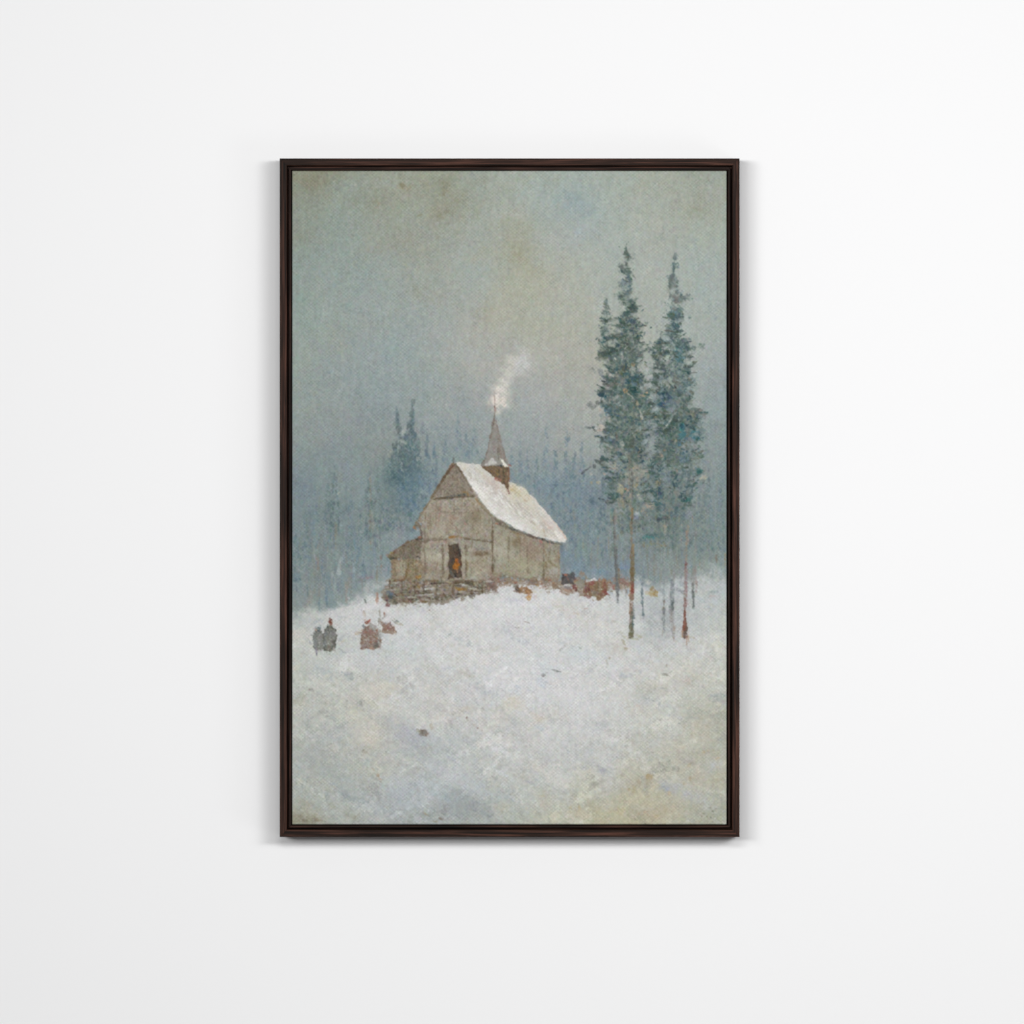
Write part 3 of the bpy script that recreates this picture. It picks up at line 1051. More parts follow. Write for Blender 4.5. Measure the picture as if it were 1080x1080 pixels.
    strokes("""
2 44 40 38 .8 : 484 575 484.6 586
2 52 40 34 .8 : 479 582 482 584
2 60 66 66 .75 : 474 597 476 606
1.4 96 52 40 .7 : 485 588 486.6 596
2 58 60 62 .7 : 475 593 478 590
1.6 30 34 40 .9 : 480 608 481.6 604
1.4 34 36 40 .8 : 479 605 481.6 608.4
2.4 120 120 116 .6 : 475 602 479 609
1.6 80 66 30 .6 : 473.4 600 474 609
""")
    poly([477, 596, 479.6, 593, 482, 589.4, 484.6, 595, 484.4, 600, 481, 602, 478.4, 600], (160, 98, 40), .88, .6, .6, .5)
    ink("""
480.6 596 3 2.4 60 190 118 30 .85
483 592 3.4 1.4 80 172 84 44 .8
482 602 5 2 80 186 116 66 .8
480.6 590 2 1.4 90 176 100 60 .6
""")
    # stones, steps and the snow lying on them
    band = [406, 620, 412, 612, 444, 612, 520, 612, 522, 621, 500, 628, 470, 633, 440, 636, 406, 635]
    fleck(band, 460, [(150, 144, 134), (118, 108, 92), (132, 122, 106), (104, 98, 92), (158, 156, 152), (126, 106, 84), (140, 120, 100), (112, 118, 122)], (1.0, 2.4), .6, (-30, 30))
    strokes("""
2.6/2 206 206 204 .85 : 448 621.6 453 621 459 619.4
1.6 196 196 192 .8 : 441 627.6 450 627.4 456 627
1.4 190 190 190 .75 : 460.4 626 460.6 632
1.4 178 176 172 .6 : 440 624 446 623
1.6 176 176 174 .6 : 456 632.6 460 633
1.8 134 110 62 .8 : 441 616 442 621
2.6 146 118 60 .7 : 441 618 443 621
2 205 205 205 .8 : 444 620 446 620
1.6 120 124 138 .7 : 439 612 440 616
1.8 120 124 140 .6 : 446 616 448 619
2.4 150 122 74 .6 : 434 618 431 622
2.4/2 200 200 200 .85 : 482 616.6 490 616.4 497 617
2.2 156 116 40 .85 : 481 621 486 621.6 492 621
1.4 188 186 180 .7 : 464 618.6 478 619
1.6 180 174 164 .65 : 462 626 472 626
2 184 182 176 .6 : 478 624.4 490 624
2 190 188 186 .7 : 495 623 502 626
2 120 96 76 .7 : 474 612.6 496 612
1.4 176 158 124 .6 : 470 614 494 614
1.4 120 90 68 .7 : 450 613 460 614
2 118 86 60 .5 : 444 634 456 633
2 136 114 56 .6 : 446 634 449 635
1.8 122 78 66 .6 : 424 634 436 635
3 118 104 80 .6 : 418 633 421 634
2.4 96 88 80 .7 : 415 632 418 636
2/1.4 176 172 168 .75 : 498 610 501 608.6 504 615
2 120 92 72 .7 : 498 612 500 618
2 160 120 104 .65 : 503 618 504 621
1.6 80 78 80 .75 : 499 618.6 501 620
""")
    poly([513, 612, 518, 610, 524, 614, 526, 620, 522, 624, 515, 623], (126, 110, 100), .85, 1.2, 1.2)
    fleck([513, 612, 520, 611, 525, 615, 525, 621, 515, 623], 34, [(86, 84, 88), (140, 104, 96), (120, 108, 96), (150, 130, 116)], (1.2, 2.2), .7)
    ink("""
521 613.6 5 2.6 20 84 92 98 .8
524 611 6 4 60 150 160 164 .7
528 608 6 4 20 112 116 112 .8
533 612.6 11 6 0 146 118 82 .85
540 614 6 4 20 128 112 82 .7
543.6 611.4 5 3.4 -10 140 128 48 .85
538 619 14 5 -20 206 206 208 .8
526 622 10 5 -30 206 206 206 .7
552 614.6 10 4.4 25 188 188 188 .8
556 617.4 8 3 20 200 200 200 .75
549 614 3 2 0 200 202 202 .6
563 614.4 12 3.6 4 112 90 82 .8
560 612.2 10 2 5 120 116 102 .7
566 617 6 2 0 140 96 78 .6
574 614.6 10 4 5 140 118 86 .75
578 613.6 4 2 0 178 132 58 .7
579 617 5 1.8 0 208 208 212 .85
573 618 5 3 20 190 190 186 .6
587 617.6 12 4.6 -3 138 120 92 .8
583 620 5 2 -20 130 108 74 .6
591 615 8 3 0 120 112 96 .6
586 613 5 3 0 152 150 144 .6
""")
    poly([524, 606, 548, 609, 575, 612, 592, 612, 606, 608, 618, 612, 640, 613, 664, 610, 664, 620, 646, 624, 628, 628, 612, 624, 596, 624, 578, 619, 560, 620, 540, 617, 524, 619], (136, 118, 102), .7, 2.2, 2.4)
    fleck([524, 606, 560, 610, 592, 611, 640, 612, 664, 609, 664, 620, 640, 628, 600, 624, 560, 620, 524, 618], 260, [(128, 104, 84), (110, 96, 84), (150, 134, 116), (134, 86, 76), (172, 162, 150), (196, 196, 194), (120, 112, 90), (150, 116, 80)], (1.2, 2.6), .6, (-30, 30))
    # wood box with snow, and orange scraps
    poly([545, 619, 560, 618.6, 561, 625.6, 548, 625, 544, 623], (142, 112, 84), .9, .7, .8, .4)
    ink("""
545.6 620.6 6 4 80 88 74 56 .85
543 618 5 4 60 112 110 96 .7
552 621 6 2 10 184 128 74 .7
557 623.6 5 2.6 30 190 128 62 .75
559.4 628 5 3 80 190 128 76 .8
557 631.6 5 3.4 20 200 134 60 .85
555.4 630 2 2 0 196 150 100 .7
566 625 6 3 20 206 186 160 .6
565 629 6 3 -40 204 178 156 .6
571 624 5 5 0 198 192 178 .6
548 624.4 8 1.6 5 120 86 56 .6
""")
    # dark cask, benches and red stacks right of the house
    poly([592, 606, 604, 605, 606, 609, 605, 616, 594, 616], (84, 80, 80), .95, .6, .8, .4)
    ink("""
596 606.4 6 2 10 190 92 56 .85
594 610 6 2.4 90 66 62 62 .8
599 610.4 8 2 60 150 88 70 .7
603 610 8 3.4 90 78 84 88 .8
602 615 4 1.6 0 160 120 80 .6
597.4 613.4 5 2.4 90 70 74 80 .7
600 617.4 9 2.4 0 200 202 204 .85
598 620 8 3 0 132 122 114 .8
597 623 8 2.2 10 172 130 100 .75
602 622 6 2.4 40 158 116 90 .7
606.6 620.6 5 3 60 128 60 58 .85
608 622.6 3 2 0 96 54 52 .7
605 616 2 1.6 0 110 86 80 .6
612 617 8 6 90 146 138 118 .85
611 622 6 3 0 136 118 100 .7
613 625 6 2.4 0 176 152 130 .5
622 613 9 3.2 -8 206 208 208 .8
""")
    poly([616.4, 615, 621, 613.6, 630, 613, 638, 613.6, 641, 617, 642, 627, 636, 631, 627, 629, 617, 625], (128, 104, 82), .9, .9, 1.2, .3)
    ink("""
618 620 10 2 90 128 56 62 .85
621 620 11 2 92 116 50 56 .85
624.6 615 6 3 -10 150 62 62 .85
624 622 7 2 80 134 98 96 .7
628 619 8 2.4 95 124 104 66 .8
627 625 5 3 0 120 112 108 .7
631 617 11 1.6 90 104 98 60 .8
633 620 12 1.8 92 138 128 84 .75
635.6 616 9 1.6 90 152 112 72 .7
638 621 9 2.6 90 140 62 56 .85
640 626 5 3 20 152 60 56 .8
637 628 6 3 30 128 84 56 .7
632 612.4 4 1.6 90 168 98 84 .7
636 612 4 1.4 90 176 122 92 .6
632 629 8 5 0 172 156 116 .8
627 627.4 5 3 20 130 116 80 .7
621 629.6 5 2.4 10 148 88 74 .75
644 617.4 7 2.2 10 146 66 62 .8
648 618 4 1.8 20 158 100 86 .7
645 620 5 3 60 176 170 152 .6
643 630 5 2 20 150 140 124 .6
639 632 6 2 0 158 148 126 .5
620 641.6 4 1.8 10 206 164 150 .7
618 642 3 1 0 190 140 120 .5
607 647 6 2 20 206 186 166 .5
593 643 5 2 20 196 176 146 .5
589 640 8 3 10 204 192 166 .5
604 612 4 2 60 170 160 140 .5
654 607 6 2 0 160 130 122 .5
658 612 10 4 0 150 122 122 .6
661 615.6 6 2 20 160 104 98 .55
655 619 6 4 80 178 172 150 .55
""")
    for k in range(90):
        u, v = rng.uniform(408, 516), rng.choice([615, 619, 623, 627, 631]) + rng.normal(0, 1.1)
        if v > np.interp(u, [406, 440, 470, 500, 522], [634, 635, 632, 627, 622]):
            continue
        c = [(90, 78, 64), (104, 90, 74), (190, 187, 180), (126, 110, 90), (140, 126, 108), (82, 74, 66)][rng.integers(6)]
        L = rng.uniform(5, 17)
        line([u - L / 2, v + rng.normal(0, .4), u + L / 2, v + rng.normal(0, .4)], rng.uniform(.9, 1.8), c, rng.uniform(.45, .8), .8)
    for u in (411, 424, 437, 447, 461, 478, 497, 509):
        line([u, 613, u + rng.normal(0, .5), 629 - (u - 411) * .04], 1.5, (98, 84, 68), .6, .8)
    mottle(band, 6, 2, 110, 2.0)
    for p, k in ((top, .06), (lean, .08), (lw, .06), (band, .08)):
        shade_of(p, k)
    # snow-covered roof
    roof = [481.5, 488, 488, 488.4, 497, 488.6, 508, 490, 520, 497, 534, 506, 538, 508.4, 548, 512.4, 554, 515, 558.4, 521, 566, 528, 574, 537.6, 582, 547, 586, 551, 591, 557.6, 598, 569.6, 596.4, 571.6, 590, 571.4, 580, 569.4, 570, 567, 560, 564.4, 551, 560.2, 541, 556, 530, 549, 520, 543, 514, 537, 507, 528, 500, 516, 493, 505.6, 486.6, 496]
    poly(roof, (203, 201, 194), 1, .5, .5, .6)
    for k in range(420):
        t, s = rng.random(), rng.random()
        a = np.array((482 + t * 38, 489 + t * 54))
        b = np.array((536, 507)) * (1 - t) + np.array((556, 520)) * t if False else np.array((520 + t * 76, 497 + t * 73))
        p = a * (1 - s) + b * s
        c = np.array((206, 203, 194)) if s < .5 else np.array((198, 192, 174))
        dab(p[0], p[1], rng.uniform(5, 11), rng.uniform(.9, 1.8), 52 + rng.normal(0, 8), jit(c, 8), .4, .4, .6) if 484 < p[0] < 590 and p[1] < 488 + (p[0] - 482) * .74 + 18 and p[1] > 493 + (p[0] - 500) * .62 else None
    scumbles("""
490 493 5 3 40 196 190 176 .5
500 512 4 12 -35 224 222 216 .55
508 522 4 12 -38 226 224 218 .5
520 536 8 4 40 222 221 216 .55
535 546 10 4 30 224 224 220 .55
550 556 9 3.4 28 222 222 218 .5
515 505 8 5 40 196 186 176 .5
522 514 8 6 50 196 184 176 .5
534 522 6 8 60 200 190 182 .45
545 519 8 6 40 198 190 164 .6
541 515 4 4 30 196 184 146 .5
556 524 8 5 45 200 192 170 .55
548 532 10 7 45 200 195 180 .5
562 540 9 7 50 198 192 178 .45
556 548 9 6 30 210 208 198 .45
578 556 5 8 -30 200 186 176 .5
574 552 5 6 50 196 186 176 .4
590 566 6 4 45 224 220 212 .6
580 566 6 2.4 20 212 206 196 .5
570 562 4 5 90 200 196 180 .4
""")
    strokes("""
1.4 184 168 138 .5 : 537 512 545 520 556 530
1.2 190 178 150 .5 : 541 511 552 517 560 526
1.4 228 226 222 .6 : 484 491 492 503 500 515 508 527 516 537
1.4 230 229 226 .6 : 518 538 528 546 540 553 552 559
1.2 176 152 132 .6 : 571 553 574 560 575 565
1 190 176 164 .5 : 566 540 580 556 592 566
1.6 216 206 194 .6 : 560 523 572 537 584 551
1 214 176 156 .5 : 584 550 592 560 597.6 569
2 226 222 214 .7 : 586 561 592 568
1.6 226 224 220 .6 : 576 568 588 570
1 182 176 166 .4 : 500 494 512 506 524 520
1 186 178 168 .4 : 506 493 522 510
""")
    for k in range(120):
        t, q = rng.random(), rng.random()
        u, v = 486 + t * 78 + q * 26, 492 + t * 50 + q * 27
        if v > np.interp(u, [482, 500, 520, 541, 570, 597], [492, 515, 541, 554, 565, 570]) - 1 or v < np.interp(u, [482, 508, 535, 558, 598], [490, 493, 511, 523, 570]) + 1:
            continue
        c = [(182, 178, 169), (190, 187, 180), (222, 220, 214), (176, 170, 158), (228, 226, 222)][rng.integers(5)]
        L = rng.uniform(3, 9)
        line([u - L * .3, v - L * .42, u + L * .3, v + L * .42], rng.uniform(.8, 1.6), c, rng.uniform(.4, .75), .8, .4)
    # turret and spire
    poly([508, 490.6, 537, 490.6, 537.4, 503, 537, 515.6, 534.6, 516, 532, 512, 527, 508, 520, 502, 513, 496.4, 508.4, 494], (112, 96, 76), 1, .5, .5, .3)
    fleck([509, 491, 537, 491, 537, 514, 530, 510, 520, 502], 90, [(78, 70, 58), (134, 104, 84), (140, 112, 64), (100, 92, 76), (128, 82, 68), (60, 62, 58), (150, 132, 108)], (1.0, 1.9), .7, (60, 120))
    strokes("""
1.8 52 52 48 .85 : 511 491 519 490.4
1.6 60 56 50 .8 : 519 490 524 490 528 491
2 62 68 64 .8 : 528 491.6 530 494
2 150 86 74 .7 : 514 493 516 496
2.4 158 92 78 .75 : 523 505 527 507
1.6 134 84 72 .7 : 536.6 493 536.8 508
2 140 112 64 .7 : 521 497 525 500
1.6 84 76 60 .7 : 531 496 531.6 509
1.8 122 96 72 .7 : 533 505 534 514
1.6 120 84 72 .7 : 535 515 537 520
1.8 112 104 84 .7 : 508 491 511 494
""")
    poly([521.4, 441, 524, 447, 526, 455, 528.4, 465, 530.6, 474, 533, 481, 537.4, 490.6, 507, 491.6, 511, 485, 514.6, 474, 516.6, 465, 518.4, 456, 520, 446], (142, 139, 133), 1, .5, .4, .3)
    fleck([521.4, 443, 524, 450, 530, 472, 536, 489, 509, 490, 515, 472, 519, 455], 90, [(154, 140, 132), (138, 130, 122), (150, 148, 142), (140, 128, 122), (134, 128, 122)], (1.0, 2.0), .5, (70, 110))
    strokes("""
1.4/1.8 122 108 98 .75 : 520.6 443 518 458 514.6 474 511 485 507.6 491
1.2/1.6 126 112 104 .65 : 523 444 526 456 529.4 470 533 482
2 146 118 110 .6 : 531 480 532.4 486
1.4 100 88 76 .7 : 525.2 463 525.6 478 526 486
1.8 134 116 106 .6 : 527 470 528.4 482
1.2 176 170 158 .6 : 521.6 445 521.8 450
1.4 110 96 84 .75 : 521 441 520.6 447
1.2/1.4 112 98 86 .75 : 521.6 428 521.4 442
0.9/1.2 138 118 106 .6 : 521.6 413 521.8 428
1.4 150 96 84 .4 : 522 430 522.4 435
""")
    poly([511, 490, 516, 485, 520, 483, 524, 487, 525, 489.6], (192, 190, 186), .9, .7, .6, .5)
    poly([527.6, 484, 530.6, 485.6, 536.6, 492, 531.6, 492.4], (222, 219, 208), .97, .4, .3, .6)
    line([536, 490, 539, 491.6], 1.4, (150, 100, 92), .7)
    line([537, 509, 538.4, 513], 1.6, (204, 196, 172), .6)


def big_trees():
    sky = COL.copy()
    A = profile('259:660,660.5 266:658.5,662 272:659.5,664 278:659.5,661.5 281:654.5,663 286:655,665 291:660,667 296:655,666 302:653,665.5 306:656,667 311:653,664 316:654,667 320:658,671 326:663,672 330:660,669 336:650,671 341:648,678 346:650,678 352:650,673 358:645,673 364:640,679 370:637,679 378:635,680 384:637,676 390:641,671 396:640,677 404:637,682 412:633,688 420:634,690 427:638,690 434:641,690 445:642,688 452:636,686 460:633,684 468:636,683 476:643,684 482:639,684 488:633,684 494:638,684 500:642,684 508:644,684 516:642,684 524:641,684 532:646,684 540:648,682 552:650,680 565:656,678')
    B = profile('314:639.3,639.8 319:637.5,641 325:636,642.5 331:637,641.5 337:637.5,641 342:634,641 346:637,642 352:634,643 360:631,645 368:634,650 378:634,652')
    C = profile('270:711.3,711.8 275:710.4,712.2 279:709,713.4 281:709.5,711.5 288:709.8,711 292:706.4,712 298:706,715 305:706,716 311:706,720 314:706,724 318:709,722 324:708,716 330:703,720 335:706,722 341:708,716 347:702,716 353:701,720 360:697,725 366:708,730 372:705,729 380:700,728 388:692,729 396:690,729 404:688,732 412:690,730 420:690,728 428:690,732 437:691,743 443:692,738 450:692,734 458:691,739 464:692,735 475:691,734 482:690,736 490:688,735 498:688,741 505:688,735 515:688,729 525:689,730 535:690,727 545:690,724 555:691,720 566:694,714')
    D = profile('351:697,697.6 358:694.6,699 364:691,701 370:685,703 378:692,702 386:690,701 394:688,704')
    base = [(88, 104, 98), (80, 96, 88), (96, 110, 104), (76, 94, 90), (102, 108, 98), (86, 102, 104)]
    teal = [(90, 112, 110), (98, 116, 112), (82, 104, 104), (104, 114, 106), (92, 110, 108)]
    pale = [(108, 120, 116), (124, 130, 122), (110, 126, 128), (130, 128, 116), (104, 122, 122)]
    for p, c, a in ((A, (98, 112, 106), .6), (B, (100, 114, 108), .5), (C, (98, 116, 116), .55), (D, (116, 128, 120), .35)):
        q = p[p[:, 0] < 478]
        pts = [t for r in q for t in (r[1], r[0])] + [t for r in q[::-1] for t in (r[2], r[0])]
        poly(pts, c, a, 1.6, 2.4, .2)
    # the misty skirts of the trees, wider than the crowns
    H = profile('420:640,735 440:632,744 470:632,746 500:634,746 530:636,744 560:642,738 590:648,732')
    foliage(H, 560, [(104, 119, 116), (100, 117, 116), (112, 122, 114), (96, 114, 116), (114, 125, 124)], (2, 5.5), .5, 1.0, (20, 160), 425, 585)
    foliage(H, 150, [(92, 110, 110), (84, 106, 106), (98, 110, 100)], (1.6, 3.4), .5, 1.0, (0, 180), 430, 565)
    # body of the group, broken so the sky shows
    foliage(A, 520, pale, (3, 6), .35, .85, (0, 180), 400, 562)
    foliage(C, 520, pale, (3, 6), .35, .85, (0, 180), 395, 560)
    foliage(A, 620, base, (1.5, 3.0), .9, 1.0, (0, 180), 259, 400)
    foliage(B, 200, base, (1.3, 2.6), .85, 1.0)
    foliage(D, 130, base, (1.4, 2.8), .75, 1.0)
    foliage(C, 560, teal, (1.5, 3.0), .85, 1.0, (0, 180), 270, 400)
    foliage(A, 900, base + [(80, 102, 98), (90, 110, 112)], (1.8, 4.2), .8, 1.0, (0, 180), 396, 488)
    foliage(A, 330, base + pale, (1.8, 4.2), .65, 1.0, (0, 180), 470, 532)
    foliage(A, 330, pale + base, (1.8, 4.0), .5, .95, (30, 150), 500, 562)
    foliage(C, 900, teal + base, (1.8, 4.2), .8, 1.0, (0, 180), 396, 490)
    foliage(C, 360, teal + pale, (1.8, 4.2), .65, 1.0, (0, 180), 472, 540)
    foliage(C, 330, pale + teal, (1.8, 4.0), .5, .95, (30, 150), 505, 566)
    foliage(C, 110, teal, (2, 4), .4, .9, (60, 120), 540, 580)
    clumps("""
661 305 3 6 90 86 112 122 .6
662 316 5 5 90 84 104 100 .5
655 352 6 8 0 104 116 104 .5
668 350 8 7 0 116 124 114 .55
660 372 12 7 0 96 110 104 .6
648 378 6 6 0 92 112 108 .5
664 368 8 6 0 92 104 98 .5
675 374 5 6 0 100 116 112 .5
650 390 6 6 0 80 104 100 .5
658 392 5 3 30 88 94 72 .6
645 402 6 6 0 104 104 100 .55
655 402 10 7 0 112 118 108 .5
666 400 4 6 60 40 84 96 .7
671 398 4 8 80 70 104 116 .5
636 417 4 4 0 30 72 84 .85
650 414 6 4 0 66 94 86 .6
655 425 7 6 0 122 138 134 .4
668 412 5 4 20 40 82 76 .7
667 428 9 7 0 78 104 92 .6
684 424 8 7 0 96 122 124 .55
642 434 5 4 20 64 104 126 .75
638 430 4 4 0 90 118 132 .5
640 445 6 4 0 142 152 148 .55
645 444 4 4 0 92 118 118 .6
662 445 8 8 0 100 116 100 .55
672 455 7 7 0 122 128 112 .5
655 456 7 9 0 102 120 114 .5
668 463 8 6 0 92 106 92 .55
638 462 6 7 0 98 118 136 .65
648 465 5 6 0 112 128 132 .4
644 475 5 6 90 132 140 132 .5
658 478 5 6 0 144 152 146 .5
672 474 6 5 0 96 108 92 .55
686 470 6 8 0 138 154 154 .55
650 488 8 7 0 134 150 150 .5
638 484 5 4 0 58 88 88 .75
682 484 6 4 20 152 148 136 .5
646 491 4 4 20 160 154 132 .65
664 497 10 12 0 126 134 124 .35
670 502 9 8 0 156 150 138 .65
676 498 8 6 0 158 152 140 .5
660 504 5 6 90 130 138 132 .4
645 508 5 6 90 96 116 110 .55
642 505 4 3 0 72 100 104 .7
645 520 6 7 90 78 104 102 .7
655 517 4 5 90 158 150 124 .7
658 528 7 6 0 142 136 112 .6
670 514 3 4 0 158 148 116 .6
663 520 3 4 0 148 140 132 .5
673 524 4 4 0 150 156 146 .45
679 516 6 8 0 110 130 136 .5
672 540 6 5 0 104 122 118 .5
683 535 6 4 20 154 144 130 .65
655 541 6 4 0 146 154 152 .45
672 545 3 4 30 146 160 174 .6
684 548 6 10 0 104 120 112 .5
690 562 12 5 0 104 122 118 .6
666 555 6 6 0 122 134 134 .4
703 318 2 10 90 130 140 136 .0
709 305 3 7 90 118 132 126 .5
712 333 6 5 0 92 122 130 .6
712 318 5 5 0 122 124 120 .5
711 348 4 6 90 104 132 134 .6
716 373 8 9 0 88 124 132 .6
715 374 4 7 75 66 114 120 .7
724 372 3 5 90 92 118 128 .5
719 392 9 8 0 122 134 124 .55
724 410 7 6 0 84 114 124 .6
730 404 4 4 0 88 118 118 .5
700 386 6 9 90 112 122 114 .5
695 392 6 4 90 84 96 90 .5
698 400 5 7 90 130 142 144 .5
706 403 5 6 90 152 160 152 .6
697 382 4 10 90 96 106 100 .55
705 376 4 5 40 154 164 154 .65
683 378 6 8 0 154 164 156 .6
713 402 4 6 80 98 104 98 .55
700 418 5 5 0 46 76 94 .75
700 424 5 5 0 60 88 112 .6
709 425 6 8 0 100 120 128 .5
690 413 6 6 0 90 98 86 .5
684 412 6 5 0 138 140 120 .4
722 424 7 7 0 116 118 108 .5
735 425 8 6 0 152 162 154 .45
726 438 9 7 0 118 120 108 .6
738 437 7 4 10 120 124 114 .6
700 436 6 5 40 78 92 76 .7
711 443 6 5 0 64 86 84 .7
706 452 7 6 20 60 88 76 .7
688 455 5 5 30 78 96 114 .65
694 463 5 4 0 88 104 110 .5
710 460 8 8 0 90 112 102 .55
720 455 3 8 95 54 122 132 .8
718 464 3 5 110 76 120 138 .7
733 458 5 6 0 60 120 132 .75
735 461 3 3 0 40 104 116 .7
738 452 6 5 0 110 126 124 .5
730 470 8 7 0 132 140 140 .5
722 470 4 6 90 140 146 148 .5
700 470 7 7 0 94 112 100 .5
684 476 5 8 0 138 152 150 .5
722 483 5 5 0 98 124 140 .6
705 480 8 7 0 84 102 92 .6
736 480 7 8 0 138 144 142 .45
745 482 4 6 90 118 130 140 .45
687 489 5 3 0 40 84 88 .8
692 494 7 6 0 74 106 106 .6
712 492 8 6 0 96 112 100 .5
732 487 6 5 0 120 128 118 .4
726 500 7 5 0 82 102 104 .55
738 498 3 4 60 40 98 96 .8
741 503 4 2 -30 168 166 146 .65
690 505 5 6 0 90 112 124 .55
714 505 8 6 0 104 118 118 .5
702 502 5 5 90 108 124 132 .45
697 515 5 6 90 96 116 124 .45
718 522 7 7 0 110 124 120 .5
732 516 8 8 0 118 134 140 .4
722 524 4 4 0 38 72 76 .8
726 526 3 3 0 44 104 100 .75
693 518 4 5 80 44 78 96 .75
694 528 4 8 85 50 92 98 .7
697 536 4 6 0 74 96 100 .6
712 540 7 8 0 86 110 116 .55
714 532 5 4 0 120 124 116 .5
698 546 7 4 0 66 88 92 .7
703 545 4 2 30 124 112 108 .5
690 540 4 6 90 100 116 106 .4
726 538 6 6 0 126 138 138 .45
734 534 6 6 0 120 134 140 .45
725 548 7 8 0 116 130 136 .45
707 556 8 5 0 110 126 122 .5
682 565 9 4 0 92 118 116 .6
684 567 5 2 0 52 112 116 .65
690 574 14 2.4 0 136 128 92 .5
""")
